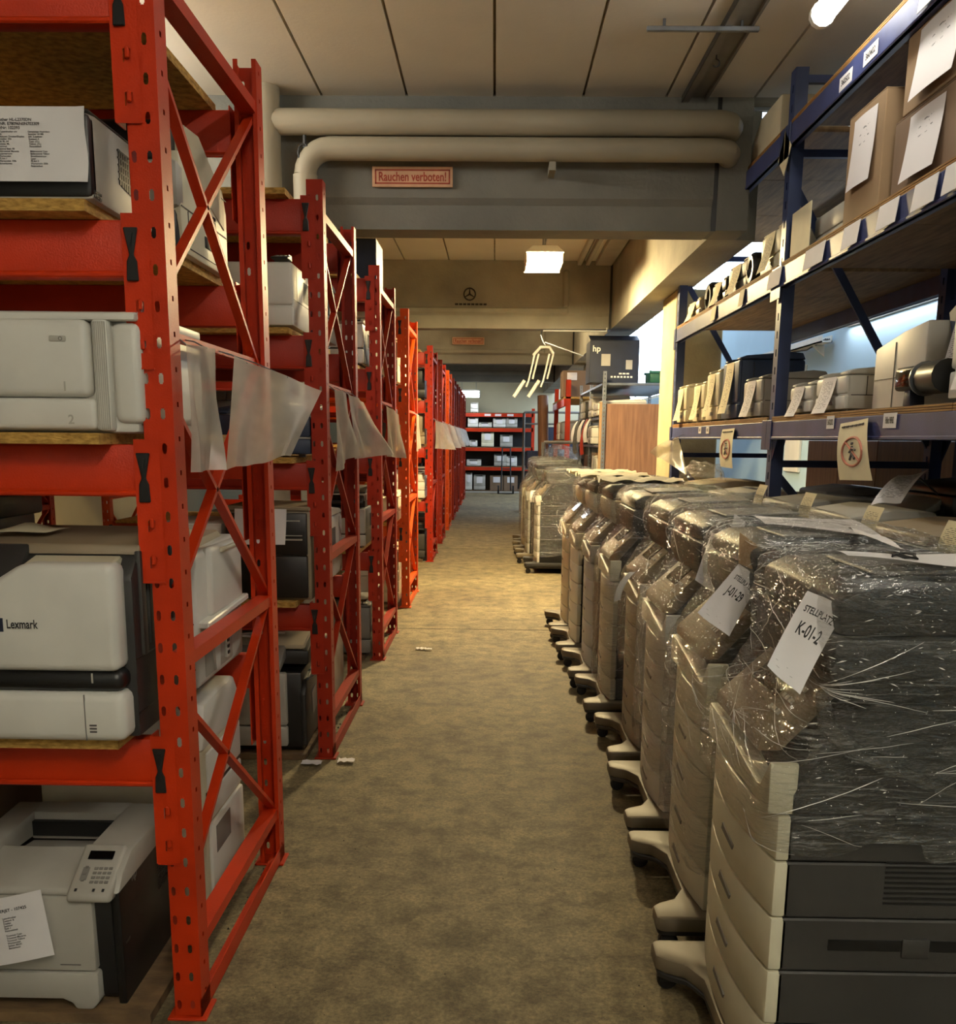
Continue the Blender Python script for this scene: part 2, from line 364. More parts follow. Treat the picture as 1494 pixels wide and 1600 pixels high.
for bi, (ya, yb) in enumerate(bays):
    edges = JOINT + ([1.62, 2.18, 2.74, 3.3, 3.6] if bi == 0 else [1.45])
    edges = [-6] + edges
    for a, b in zip(edges[:-1], edges[1:]):
        if b - a < .1: continue
        part('ceiling_panel', box(a + .008, b - .008, ya, yb, H_C - .012, H_C + .03), 'ceil', ceil_root, smooth=False)
for i, y in enumerate(YB):
    x1 = 1.39
    lo = [(y, B_UP), (y, B_LOW + .19), (y + .03, B_LOW + .15), (y + .03, B_LOW), (y + .3, B_LOW), (y + .3, B_UP)]
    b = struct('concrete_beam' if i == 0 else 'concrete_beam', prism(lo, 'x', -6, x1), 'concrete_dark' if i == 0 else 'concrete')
    if i:   # sunk field with sloped edge on the side of the beam
        part('beam_panel_rim', bev(join(box(-3, x1 - .5, y - .035, y + .01, B_LOW + .17, B_LOW + .25), box(x1 - .58, x1 - .5, y - .035, y + .01, B_LOW + .25, H_C - .12)), .02, 1), 'concrete', b)
    part('joint_cover', box(x1, x1 + .03, y + .02, y + .28, B_LOW, B_UP), 'charcoal', b, smooth=False)
# columns and the long edge beam on the daylight side
struct('concrete_beam_long', prism([(1.42, B_LOW), (1.42, 4.7), (1.75, 4.7), (1.75, B_LOW)], 'y', 6.9, 29.3), 'concrete')
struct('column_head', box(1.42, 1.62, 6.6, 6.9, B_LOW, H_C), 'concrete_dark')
struct('concrete_beam_cross', box(1.75, 3.5, 9.1, 9.4, 3.6, 4.2), 'concrete')
struct('column', bev(box(1.63, 2.06, 9.06, 9.8, 0, B_LOW), .012, 1), 'lamplit_conc')
struct('column', bev(box(1.63, 2.06, 17.6, 18.3, 0, B_LOW), .012, 1), 'concrete')
struct('wall_left', box(-6.1, -6, -3, 29.3, 0, H_C), 'plaster_warm')
struct('wall_front', box(-6, 3.5, -3.1, -3, 0, H_C), 'plaster')
struct('wall_back', box(-6, 3.6, 29.3, 29.4, 0, 4.8), 'plaster_warm')
struct('wall_right', join(box(3.5, 3.6, -3, 29.3, 0, 2.45), box(3.5, 3.6, -3, 11, 2.45, 4.8), box(3.5, 3.6, 11, 15.5, 2.45, 3.7), box(3.5, 3.6, 11, 29.3, 4.32, 4.8)), 'plaster_blue')
# frosted window band high in the right wall, beyond the column
nw = 6; y0w, y1w = 15.5, 29.3; stepw = (y1w - y0w) / nw
for k in range(nw):
    a, b = y0w + k * stepw, y0w + (k + 1) * stepw
    w = struct('window_%d' % (k + 1), join(box(3.5, 3.58, a, a + .06, 2.45, 4.32), box(3.5, 3.58, b - .06, b, 2.45, 4.32), box(3.5, 3.58, a, b, 2.45, 2.51), box(3.5, 3.58, a, b, 4.26, 4.32)), 'white')
    part('window_pane', box(3.53, 3.55, a + .06, b - .06, 2.51, 4.26), 'daylight', w, smooth=False)
w = struct('window_7', join(box(3.5, 3.58, 11, 11.06, 3.7, 4.32), box(3.5, 3.58, 15.44, 15.5, 3.7, 4.32), box(3.5, 3.58, 11, 15.5, 3.7, 3.75), box(3.5, 3.58, 11, 15.5, 4.27, 4.32)), 'white')
for k in range(3): part('window_pane', box(3.53, 3.55, 11.06 + k * 1.46, 12.5 + k * 1.46, 3.75, 4.27), 'daylight', w, smooth=False)
t = thing('cable_tray', 'white cable tray with brackets along the pale blue wall', 'tray')
part('tray', join(box(3.36, 3.47, 10.3, 20, 2.56, 2.575), box(3.36, 3.37, 10.3, 20, 2.56, 2.63), box(3.46, 3.47, 10.3, 20, 2.56, 2.63)), 'white', t, smooth=False)
for k in range(8): part('bracket', prism([(3.36, 2.56), (3.498, 2.56), (3.498, 2.44)], 'y', 10.6 + k * 1.2, 10.63 + k * 1.2), 'white', t, smooth=False)
for k in range(3): part('cable', tube([(3.4 + .02 * k, 10.3 + j * .6, 2.59 - .06 * abs(math.sin(j * 1.3 + k)) * (k == 0)) for j in range(16)], .008, 5), 'charcoal', t)
struct('trim_1', bev(box(3.47, 3.5, 11.15, 11.7, 1.2, 2.4), .005, 1), 'white')
# skylight over the daylight side
sky = struct('ceiling_skylight', join(*[box(1.75, 3.5, 6.9 + k * 1.866, 6.97 + k * 1.866, 4.6, 4.7) for k in range(13)], box(1.75, 1.8, 6.9, 29.3, 4.6, 4.7), box(3.45, 3.5, 6.9, 29.3, 4.6, 4.7)), 'white')
for k in range(12):
    part('skylight_pane', box(1.8, 3.45, 6.97 + k * 1.866, 6.9 + (k + 1) * 1.866, 4.64, 4.66), 'skylight', sky, smooth=False)
struct('wall_upstand', box(1.62, 3.5, 6.88, 6.92, H_C, 4.8), 'plaster')
# ---- pipes in front of the first beam
def elbow(p, q, r, n=6):
    """points of a rounded corner at p between straight runs"""
    return None
px1 = [(1.47, 6.59, 3.49), (1.465, 6.54, 3.49), (1.44, 6.49, 3.49), (1.38, 6.46, 3.49), (-1.42, 6.46, 3.49)]
t = thing('heating_pipe', 'upper of two thick beige pipes across the first concrete beam', 'pipe')
part('pipe_run', tube(px1, .078, 18), 'pipe', t)
part('riser', tube([(-1.47, 6.46, 3.72), (-1.47, 6.46, 0)], .1, 16), 'pipe', t)
part('hanger', join(tube([(-1.22, 6.46, 3.42), (-1.22, 6.46, 3.3)], .012, 6), tube([(-1.22 + .035 * math.cos(a), 6.42, 3.3 + .05 * math.sin(a)) for a in [k * PI / 5 for k in range(11)]], .008, 6)), 'charcoal', t)
t = thing('heating_pipe', 'lower thick beige pipe that bends down at the red racks', 'pipe')
arc = [(-1.06 - .16 * math.sin(a), 6.46, 3.175 + .16 * math.cos(a)) for a in [k * PI / 12 for k in range(7)]]
part('pipe_run', tube([(1.47, 6.59, 3.335), (1.465, 6.54, 3.335), (1.44, 6.49, 3.335), (1.38, 6.46, 3.335), (-1.0, 6.46, 3.335)] + arc, .07, 18), 'pipe', t)
part('riser', tube([(-1.22, 6.46, 3.175), (-1.22, 6.46, 0)], .078, 16), 'pipe', t)
part('bracket', box(.32, .36, 6.4, 6.595, 3.2, 3.25), 'concrete', t)
# ---- no smoking signs
def sign(y, xc, zc, w, h, label):
    t = thing('no_smoking_sign', label, 'sign', (xc, y, zc))
    part('plate', bev(box(-w / 2, w / 2, -.012, 0, -h / 2, h / 2), .003, 1), 'sign_face', t)
    e, k = .018 * w / .52, .009 * w / .52
    part('border', join(*[box(-w / 2 + e, w / 2 - e, -.0135, -.011, s * (h / 2 - e) - (k if s > 0 else 0), s * (h / 2 - e) + (0 if s > 0 else k)) for s in (-1, 1)],
                        *[box(s * (w / 2 - e) - (k if s > 0 else 0), s * (w / 2 - e) + (0 if s > 0 else k), -.0135, -.011, -h / 2 + e, h / 2 - e) for s in (-1, 1)]), 'sign_red', t, smooth=False)
    text('lettering', 'Rauchen verboten!', h * .62, 'sign_red', t, T(0, -.0135, -h * .02) @ FRONT, xs=w / h * .178)
sign(6.585, -.55, 3.2, .52, .125, 'larger red and beige no smoking sign on the first concrete beam')
sign(17.95, -.5, 3.28, .58, .13, 'small orange no smoking sign on a beam far down the aisle')
# ---- emblem stencilled on the second beam
t = thing('beam_stencil', 'round emblem stencilled on the second concrete beam above two lines of print', 'emblem', (-.33, 12.298, 3.29))
R = .07
ring = [(math.cos(k * PI / 16), math.sin(k * PI / 16)) for k in range(33)]
part('ring', tube([(R * c, 0, R * s) for c, s in ring], .008, 6), 'ink', t)
part('star', join(*[tube([(0, 0, 0), (R * .95 * math.cos(a), 0, R * .95 * math.sin(a))], [.012, .004], 6) for a in (PI / 2, PI * 7 / 6, PI * 11 / 6)]), 'ink', t)
part('print_line', join(*[box(-.18 + i * .05, -.14 + i * .05, -.003, 0, -.13, -.108) for i in range(8)], *[box(-.14 + i * .05, -.1 + i * .05, -.003, 0, -.165, -.148) for i in range(7)]), 'ink', t, smooth=False)
# ---- ceiling trunking and cross rail in the first bay
t = thing('cable_trunking', 'grey cable trunking running along the ceiling past the hanging rail', 'trunking')
part('channel', join(box(1.16, 1.2, -2.9, 6.58, H_C - .05, H_C - .013), box(1.2, 1.3, -2.9, 6.58, H_C - .02, H_C - .013), box(1.3, 1.315, -2.9, 6.58, H_C - .04, H_C - .013)), 'mid_grey', t, smooth=False)
part('dark_side', box(1.155, 1.16, -2.9, 6.58, H_C - .05, H_C - .012), 'charcoal', t, smooth=False)
t = thing('cross_rail', 'thin metal rail fixed crosswise under the cable trunking', 'rail', (1.05, 5.45, H_C - .06))
part('rail', bev(box(-.29, .29, -.012, .012, -.012, .012), .003, 1), 'steel', t)
for dx in (-.2, .2): part('fixing', tube([(dx, 0, .01), (dx, 0, .05)], .008, 6), 'steel', t)
t = thing('ceiling_hook', 'small open wire hook screwed into the ceiling', 'hook', (1.22, 5.9, H_C - .012))
part('hook', tube([(0, 0, -.008), (0, 0, -.03)] + [(.02 * math.sin(a), 0, -.05 + .02 * math.cos(a)) for a in [k * PI / 6 for k in range(9)]], .004, 6), 'charcoal', t)
# duct panel group in second bay
t = thing('duct_cover', 'grey duct covers fixed flat to the ceiling of the second bay', 'duct')
for k, x in enumerate((.98, 1.08, 1.2)):
    part('cover', bev(box(x, x + (.05 if k < 2 else .2), 10.2, 12.28, H_C - .07, H_C - .012), .005, 1), 'light_grey', t)
# ---- lamps
def tube_lamp(x, y0, y1, z, m, label, r=.02, housing=True, zc=H_C - .012, side=False):
    t = thing('fluorescent_lamp', label, 'lamp', (x, (y0 + y1) / 2, z)); L = (y1 - y0) / 2
    part('tube', tube([(0, -L, 0), (0, L, 0)], r, 12), m, t)
    for s in (-1, 1): part('end_cap', tube([(0, s * L, 0), (0, s * (L + .035), 0)], r * 1.12, 12), 'white', t)
    if housing == 'rods':
        part('housing', bev(box(-.06, .06, -L - .03, L + .03, r, r + .05), .008, 1), 'white', t)
        for s in (-1, 1): part('rod', tube([(0, s * L * .7, r + .05), (0, s * L * .7, zc - z)], .006, 6), 'steel', t)
    elif housing:
        part('housing', bev(join(box(-.022, .022, -L - .05, L + .05, zc - z - .03, zc - z), *[box(-.012, .012, s * L - .02, s * L + .02, r, zc - z - .03) for s in (-1, 1)]), .004, 1) if not side else bev(box(r + .01, .1, -L - .05, L + .05, -.05, .05), .008, 1), 'white', t)
    return t
tube_lamp(1.46, 3.0, 4.78, 3.45, 'tube_near', 'bright fluorescent tube at the ceiling above the blue rack', r=.05)
tube_lamp(.7, -2.6, -.2, 3.5, 'tube_back', 'fluorescent tube at the ceiling over the near end of the aisle', r=.03)
t = thing('ceiling_lamp', 'glaring warm lamp hanging before the second concrete beam', 'lamp', (.46, 9.95, 3.27))
part('diffuser', bev(box(-.16, .16, -.26, .26, -.055, .03), .04, 4), 'tube_warm', t)
part('reflector', bev(prism([(-.19, .035), (.19, .035), (.12, .1), (-.12, .1)], 'y', -.3, .3), .006, 1), 'white', t)
part('end_baffle', box(-.18, .18, .27, .28, -.06, .04), 'white', t, smooth=False)  # added plate, keeps the lamp's light off the second beam
for s in (-1, 1): part('side_baffle', box(s * .175 - .005, s * .175 + .005, -.26, .27, -.05, .04), 'white', t, smooth=False)  # added strips that stop the lamp from lighting sideways
for s in (-1, 1): part('rod', tube([(0, s * .18, .1), (0, s * .18, H_C - .012 - 3.27)], .007, 6), 'steel', t)
tube_lamp(-2.6, 4.5, 6.2, 3.5, 'fill_left', 'added fill tube at the ceiling behind the first red rack', r=.03)  # unseen lamp, added to brighten the ceiling on the left
tube_lamp(-.72, 26.7, 27.25, 2.74, 'tube_far', 'small white lamp glowing at the far end of the red racks', r=.08, housing='rods').rotation_euler.z = PI / 2
tube_lamp(-.3, 14.4, 16.0, 3.5, 'tube_bay3', 'ceiling tube in the third bay hidden behind the concrete beam', r=.02)
tube_lamp(3.42, 7.3, 9.9, 2.72, 'tube_wall', 'long white tube lamp on the pale blue wall behind the blue rack', r=.03, side=True)
# ------------------------------------------------------------------ a photo pixel gives a direction; the plane it lies on gives the distance
def ray(px, py): return rt2 * ((px - 747) / 1496) - up2 * ((py - 968) / 1496) + fw
EYE = Vector((0, 0, 1.55))
def at_x(px, py, x): v = ray(px, py); return EYE + v * (x / v.x)
def at_y(px, py, y): v = ray(px, py); return EYE + v * (y / v.y)
def at_z(px, py, z): v = ray(px, py); return EYE + v * ((z - 1.55) / v.z)
# ================================================================== RED RACKS
XR, UW, UD, PITCH = -.77, .072, .075, .082
def holed(us, vs, holes, P):
    """sheet on breaks us x vs with cells in holes left open"""
    V = [P(u, v) for v in vs for u in us]; n = len(us)
    F = [(j * n + i, j * n + i + 1, (j + 1) * n + i + 1, (j + 1) * n + i) for j in range(len(vs) - 1) for i in range(n - 1) if not holes(i, j)]
    return V, F
def upright_shape(Hh, sg):
    """C section with slots; web at y=0, flanges towards y*sg"""
    n = int(Hh / PITCH); vs = [0.]; vf = [0.]
    for k in range(n): z = k * PITCH + .03; vs += [z, z + .0035, z + .0215, z + .025]; vf += [z + .03, z + .042]
    vs.append(Hh); vf.append(Hh)
    us = [-UW, -.0665, -.0645, -.0575, -.0555, -.0305, -.0285, -.0215, -.0195, 0]
    def hole(i, j):
        k = (j - 1) % 4 if 1 <= j < len(vs) - 2 else 9
        return (k == 1 and i in (1, 2, 3, 5, 6, 7)) or (k in (0, 2) and i in (2, 6))
    web = holed(us, vs, hole, lambda u, v: (u, 0, v))
    fl = holed([0, .032, .043, UD], vf, lambda i, j: i == 1 and j % 2 == 1 and j < len(vf) - 1, lambda u, v: (0, u * sg, v))
    f2 = box(-UW - .001, -UW + .001, min(0, UD * sg), max(0, UD * sg), 0, Hh)
    lips = join(box(-.014, 0, UD * sg - .001, UD * sg + .001, 0, Hh), box(-UW, -UW + .014, UD * sg - .001, UD * sg + .001, 0, Hh))
    return join(web, fl, f2, lips)
_c = {}
def cached(key, fn):
    if key not in _c: _c[key] = fn()
    return _c[key]
def conn_shape(sg):
    w0, w1 = -UW - .022, -.036; zs = [-.335, -.3, -.272, -.21, -.182, 0.012]; us = [w0, w0 + .022, w0 + .04, w1]
    s = holed(us, zs, lambda i, j: i == 1 and j in (1, 3), lambda u, v: (u, -.007 * sg, v))
    hooks = join(*[bev(box(w0 + .025, w0 + .036, -.009 * sg if sg > 0 else -.001, -.001 if sg > 0 else .009, z + .008, z + .034), .003, 1) for z in (-.3, -.21)])
    return join(s, box(w0 - .004, w0, -.007 if sg > 0 else -.05, .05 if sg > 0 else .007, -.335, .012), box(w0, w1, -.009 if sg > 0 else .007, -.007 if sg > 0 else .009, -.337, -.333), hooks)
def clip_shape(sg):
    pts = [(-.017, 0), (.017, 0), (.005, -.06), (.012, -.075), (.014, -.118), (-.014, -.118), (-.012, -.075), (-.005, -.06)]
    a = prism([(p[0] - .075, p[1] - .02) for p in pts], 'y', -.015 if sg > 0 else .009, -.009 if sg > 0 else .015)
    b = prism([(-.081, -.034), (-.069, -.034), (-.075, -.062)], 'y', -.018 if sg > 0 else .015, -.015 if sg > 0 else .018)
    return join(bev(a, .002, 1), b)
def beam_shape(L, sg, h=.125):
    """box beam with a lower lip, running left from the connector"""
    x1 = -UW - .022; y0, y1 = (.004, .05) if sg > 0 else (-.05, -.004)
    s = bev(box(x1 - L, x1, y0, y1, -h, 0), .006, 2)
    lip = bev(box(x1 - L, x1, y0 - .012 if sg > 0 else y1, y0 if sg > 0 else y1 + .012, -h, -h + .014), .004, 1)
    return join(s, lip)
def rack(y, levels, Hh, m, label, depth=1.03, full=True, overhang=.08, board_end=-.15):
    BL = 2.62
    t = thing('pallet_rack', label, 'rack', (XR, y, 0), group='red pallet racks along the left of the aisle')
    fr = cached(('uf', round(Hh, 2), m), lambda: mesh('upright', upright_shape(Hh, 1), m, False))
    rr = cached(('ur', round(Hh, 2), m), lambda: mesh('upright', upright_shape(Hh, -1), m, False))
    XL = -BL - UW - .044
    for x in ((0, XL) if full else (0,)):
        ob('upright', fr, t, (x, 0, 0)); ob('upright', rr, t, (x, depth, 0))
        for yy in (-.012, depth - UD - .012):
            ob('foot_plate', cached(('fp', m), lambda: mesh('foot_plate', bev(box(-UW - .02, .014, 0, UD + .024, 0, .008), .002, 1), m)), t, (x, yy, 0))
        ya, yb = UD * .8, depth - UD * .8; xb = -.03
        def brace(p, q, w=.014, h=.028, nm='brace'):
            ob(nm, mesh(nm, bar((x + xb, p[0], p[1]), (x + xb, q[0], q[1]), w, h, (1, 0, 0)) if nm == 'brace' else bar((x + xb, p[0], p[1]), (x + xb, q[0], q[1]), w, h), m, False), t)
        top = Hh - .14
        for z in (.2, .985, 1.79, top): brace((ya, z), (yb, z), .05 if z != 1.79 else .02, .035 if z != 1.79 else .02, 'cross_bar')
        for p, q in (((ya, .4), (yb, .97)), ((yb, .22), (ya, .86)), ((ya, 1.17), (yb, 1.78)), ((yb, 1.02), (ya, 1.63)), ((ya, 1.9), (yb, min(2.55, top))), ((ya, min(2.42, top)), (yb, 1.76))):
            brace(p, q)
        if x == 0:
            part('floor_rail', join(box(-.004, 0, 0, depth, .008, .06), box(-.045, 0, 0, depth, .006, .01)), m, t, smooth=False)
    for i, (zb, h) in enumerate(levels):       # zb = top of the beam
        for sg, yy in ((1, 0), (-1, depth)):
            b = ob('beam', cached(('bm', sg, m, h), lambda: mesh('beam', beam_shape(BL, sg, h), m)), t, (0, yy, zb))
            for e in ((0, 1) if full else (0,)):
                c = ob('beam_connector', cached(('cn', sg, m), lambda: mesh('beam_connector', conn_shape(sg), m, False)), b, (0 if not e else XL - .0, 0, 0))
                if e: c.scale.x = -1; c.location.x = XL - UW
                k = ob('safety_clip', cached(('cl', sg), lambda: mesh('safety_clip', clip_shape(sg), 'clip')), b, (0, 0, 0))
                if e: k.scale.x = -1; k.location.x = XL - UW
                k['label'] = 'black steel safety clip'
        for x0, x1 in (((-1.42, board_end), (-2.66, -1.44)) if full else ((-1.42, board_end),)):
            part('shelf_board', box(x0, x1, -overhang, depth - .01, zb, zb + .026), 'osb', t, 'raw chipboard shelf board', smooth=False)
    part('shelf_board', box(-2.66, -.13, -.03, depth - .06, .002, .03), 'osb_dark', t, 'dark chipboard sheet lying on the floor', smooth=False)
    return t
LV1 = [(.786, .125), (1.528, .125), (2.04, .13), (2.58, .13)]
LV2 = [(.764, .125), (1.43, .125), (2.0, .15), (2.58, .15)]
NTH = ['first', 'second', 'third', 'fourth', 'fifth', 'sixth', 'seventh', 'eighth', 'ninth', 'tenth', 'eleventh']
RY = [2.33, 4.47, 6.59, 8.72, 12.1, 14.25, 16.4, 18.5, 20.6, 22.7, 24.8]
for i, y in enumerate(RY):
    m = ['red', 'red_shaded', 'red_shaded', 'orange', 'red_shaded', 'red_shaded', 'orange', 'red_shaded', 'red_shaded', 'red', 'red_shaded'][i]
    lab = 'red steel pallet rack with braced end frame, nearest to the camera' if i == 0 else ('orange' if m == 'orange' else 'shade-darkened red' if m == 'red_shaded' else 'red') + ' steel pallet rack, %s from the camera along the aisle' % NTH[i]
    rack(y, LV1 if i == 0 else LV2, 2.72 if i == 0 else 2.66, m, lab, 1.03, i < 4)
# ---- frosted plastic sleeves hung on the end frames
SL = 'plastic sleeves hung on the rack end frames'
def sleeve(label, pts, folds=.012, n=12, m='sleeve', nm='plastic_sleeve'):
    a, b, c, d = [Vector(p) for p in pts]     # lower left, lower right, upper right, upper left
    nn = (b - a).cross(d - a).normalized()
    def f(u, v):
        p = a * (1 - u) * (1 - v) + b * u * (1 - v) + c * u * v + d * (1 - u) * v
        return p + nn * folds * (math.sin(9 * u + 3 * v) * (1 - v * .6) + .6 * math.sin(17 * u - 2 * v) * (1 - v))
    s, U = grid(f, n, n)
    o = single(nm, label, 'sleeve', s, m, SL, uv=U)
    for u in (.15, .6): q = f(u, .985); part('hanging_hook', tube([q, (q + Vector((XR - .03 if q.x < 0 else 1.62, q.y, 1.79 if q.x < 0 else q.z + .03))) / 2 + Vector((0, 0, .006)), (XR - .03 if q.x < 0 else 1.62, q.y, 1.79 if q.x < 0 else q.z + .03)], .002, 5), 'steel', o)
    return o
sleeve('narrow frosted plastic sleeve on the first red rack, beside its near upright', [at_x(298, 738, -.745), at_x(350, 733, -.70), at_x(338, 545, -.74), at_x(290, 537, -.745)], .016)
sleeve('wide frosted plastic sleeve flaring into the aisle from the first red rack', [at_x(353, 735, -.74), at_x(455, 712, -.58), at_x(503, 610, -.52), at_x(366, 556, -.74)], .012, 16)
for i in (1, 2, 3, 4, 5, 6, 7, 8):
    y = RY[i]; zt, zb = 1.77, 1.42
    if i == 1:
        sleeve('creased plastic sleeve beside the near upright of the second red rack', [(-.75, y + .1, 1.39), (-.70, y + .5, 1.47), (-.75, y + .48, zt), (-.75, y + .1, zt)], .02)
        sleeve('wide creased sleeve beside the far upright of the second red rack', [(-.72, y + .52, 1.44), (-.56, y + .93, 1.46), (-.72, y + .9, 1.74), (-.75, y + .52, zt)], .02)
    elif i in (2, 4, 5, 6, 7, 8):
        sleeve('%s plastic sleeve on the end frame of the %s red rack' % ('yellowed' if i == 2 else 'bluish', NTH[i]), [(-.75, y + .15, 1.42), (-.5 if i > 3 else -.66, y + .6, 1.40), (-.62 if i > 3 else -.72, y + .75, 1.72), (-.75, y + .15, zt)], .02)
    else:
        sleeve('narrow sleeve with red print on the end frame of the fourth rack', [(-.75, y + .6, 1.42), (-.74, y + .95, 1.45), (-.75, y + .95, zt), (-.75, y + .6, zt)], .01)
# ================================================================== PRINTERS (front towards local -Y, base at z = 0)
def paper_on(t, w, zt, y, x=0., lw=.16, lh=.2, m='print_sheet', drop=.02, rz=0.):
    """sheet taped at its top edge and hanging in front of a face at y"""
    c, s = math.cos(rz), math.sin(rz)
    def f(u, v):
        a, b = (u - .5) * lw, -(1 - v) * lh
        return (x + a * c - b * s, y - .004 - drop * (1 - v) ** 1.5 - .004 * math.sin(4 * u), zt + a * s + b * c)
    return sheet('data_sheet', f, m, t, 'white printed data sheet'), f
def laser(name, label, loc, rz, w, d, h, shell='white', trim='graphite', side=None, drawers=1, panel=True, vent=True, scan=False, sheet_=None, group=None, tray=True, feet=True, door='shell', detail=True):
    t = thing(name, label, 'printer', loc, rz, group)
    hw, hd = w / 2, d / 2; r = min(.018, w * .06)
    z0 = .012 if feet else 0
    if feet:
        part('foot', join(*[box(sx * (hw - .05) - .015, sx * (hw - .05) + .015, sy * (hd - .05) - .015, sy * (hd - .05) + .015, 0, .014) for sx in (-1, 1) for sy in (-1, 1)]), 'black', t, smooth=False)
    hs = h * (.66 if scan else 1.0); tz = hs - (.055 if tray and not scan else .0)
    dz = min(.1, hs * .3); zd = z0 + dz * drawers
    # body above the drawers
    part('body', rbox(-hw, hw, -hd + .012, hd, z0, tz, r), side or shell, t)
    if tray and not scan:
        rim = .05 * w / .4
        part('top_cover', bev(prism([(-hd + .01, tz), (-hd + .01, tz + .012), (-hd + .05, tz + .025), (hd - .1, hs - .005), (hd - .02, hs - .012), (hd, tz)], 'x', -hw, -hw + rim * 1.3), .005, 1), shell, t)
        part('top_cover', bev(prism([(-hd + .01, tz), (-hd + .01, tz + .012), (-hd + .05, tz + .025), (hd - .1, hs - .005), (hd - .02, hs - .012), (hd, tz)], 'x', hw - rim * 2.1, hw), .005, 1), shell, t)
        part('rear_cover', bev(prism([(hd - .17, tz), (hd - .13, hs - .02), (hd - .1, hs - .004), (hd - .02, hs - .01), (hd, tz)], 'x', -hw + rim * 1.3, hw - rim * 2.1), .005, 1), shell, t)
        part('output_slot', box(-hw + rim * 1.5, hw - rim * 2.3, hd - .165, hd - .15, tz + .001, tz + .022), 'black', t, smooth=False)
    if door:
        part('front_door', rbox(-hw, hw, -hd, -hd + .03, zd + .004, tz - .004, r * .8), shell if door == 'shell' else door, t)
    for k in range(drawers):
        dr = part('paper_drawer', rbox(-hw, hw, -hd, -hd + .03, z0 + k * dz + .002, z0 + (k + 1) * dz - .003, r * .5), shell, t)
        if detail: part('drawer_handle', prism([(-.06, z0 + k * dz + dz * .35), (.06, z0 + k * dz + dz * .35), (.045, z0 + k * dz + dz * .62), (-.045, z0 + k * dz + dz * .62)], 'y', -hd - .001, -hd + .004), 'mid_grey', dr, smooth=False)
    if panel and not scan and detail:
        cp = part('control_panel', bev(prism([(-hd + .01, tz + .012), (-hd + .012, tz + .02), (-hd + .11, tz + .042), (-hd + .11, tz + .012)], 'x', hw - w * .27, hw - .02), .003, 1), trim, t)
        part('display', xf(box(-.03, .03, -.012, .012, 0, .002), T(hw - w * .15, -hd + .075, tz + .035) @ Matrix.Rotation(.22, 4, 'X')), 'screen', cp, smooth=False)
        part('keypad', join(*[xf(box(-.005, .005, -.004, .004, 0, .003), T(hw - w * .2 + i * .018, -hd + .03 + j * .013, tz + .024 + j * .003) @ Matrix.Rotation(.22, 4, 'X')) for i in range(4) for j in range(2)]), 'light_grey', cp, smooth=False)
    if vent and detail:
        for sx in (-1, 1):
            part('side_vent', join(*[box(sx * hw - .001, sx * hw + .001, hd * .1 + k * .014, hd * .1 + k * .014 + .006, tz * .5, tz * .82) for k in range(9)]), 'charcoal', t, smooth=False)
            part('seam', join(box(sx * hw - .0008, sx * hw + .0008, -hd + .03, hd - .02, tz * .44, tz * .44 + .004), box(sx * hw - .0008, sx * hw + .0008, -hd + .1, -hd + .104, tz * .44, tz * .95)), 'graphite', t, smooth=False)
    if scan:
        part('neck', rbox(-hw + .02, hw * .2, -hd * .2, hd - .02, tz - .005, h * .8, .01), side or shell, t)
        part('neck', rbox(hw - .1, hw - .01, -hd * .6, hd - .02, tz - .005, h * .8, .01), side or shell, t)
        part('output_tray', box(-hw + .06, hw - .1, -hd * .7, hd * .2, tz - .002, tz + .004), trim, t, smooth=False)
        sn = part('scanner', rbox(-hw - .01, hw + .01, -hd + .02, hd, h * .78, h * .9, .012), shell, t)
        part('scanner_lid', bev(prism([(-hd + .03, h * .9), (-hd + .03, h * .925), (hd * .1, h), (hd - .02, h), (hd - .01, h * .9)], 'x', -hw, hw), .01, 2), trim, t)
        cp = part('control_panel', bev(prism([(-hd - .045, h * .74), (-hd - .05, h * .77), (-hd + .03, h * .885), (-hd + .03, h * .8)], 'x', -hw + .01, hw - .01), .005, 1), trim, t)
        if detail:
            part('display', xf(box(-.06, .06, -.03, .03, 0, .003), T(-.02, -hd - .008, h * .832) @ Matrix.Rotation(math.atan2(h * .115, .08), 4, 'X')), 'screen', cp, smooth=False)
    if sheet_: paper_on(t, w, tz * .97 if not scan else tz * .9, -hd - .001, **sheet_)
    return t
def carton(label, loc, rz, w, d, h, m='card', tape=True, sheet_=None, nm='carton', mark=None, group=None):
    t = thing(nm, label, 'box', loc, rz, group); hw, hd = w / 2, d / 2
    part('carton_body', bev(box(-hw, hw, -hd, hd, 0, h - .004), .003, 1), m, t)
    for s in (-1, 1):
        part('flap', xf(box(-hw + .001, hw - .001, 0 if s < 0 else -hd + .002, hd - .002 if s < 0 else 0, 0, .004), T(0, (-hd if s < 0 else hd) + (0), h - .004) @ Matrix.Rotation(.0, 4, 'X')), m, t, smooth=False)
    if tape:
        part('packing_tape', join(box(-hw - .0008, hw + .0008, -.025, .025, h, h + .001), box(-hw - .001, -hw, -.025, .025, h - .07, h), box(hw, hw + .001, -.025, .025, h - .07, h)), 'tape', t, smooth=False)
    if mark: text('print', mark, h * .2, 'ink', t, T(0, -hd - .001, h * .62) @ FRONT)
    if sheet_: paper_on(t, w, h * .92, -hd - .001, **sheet_)
    return t
# ------------------------------------------------------------------ first red rack
Z_A, Z_B, Z_C, Z_F = 2.066, 1.554, .812, .03
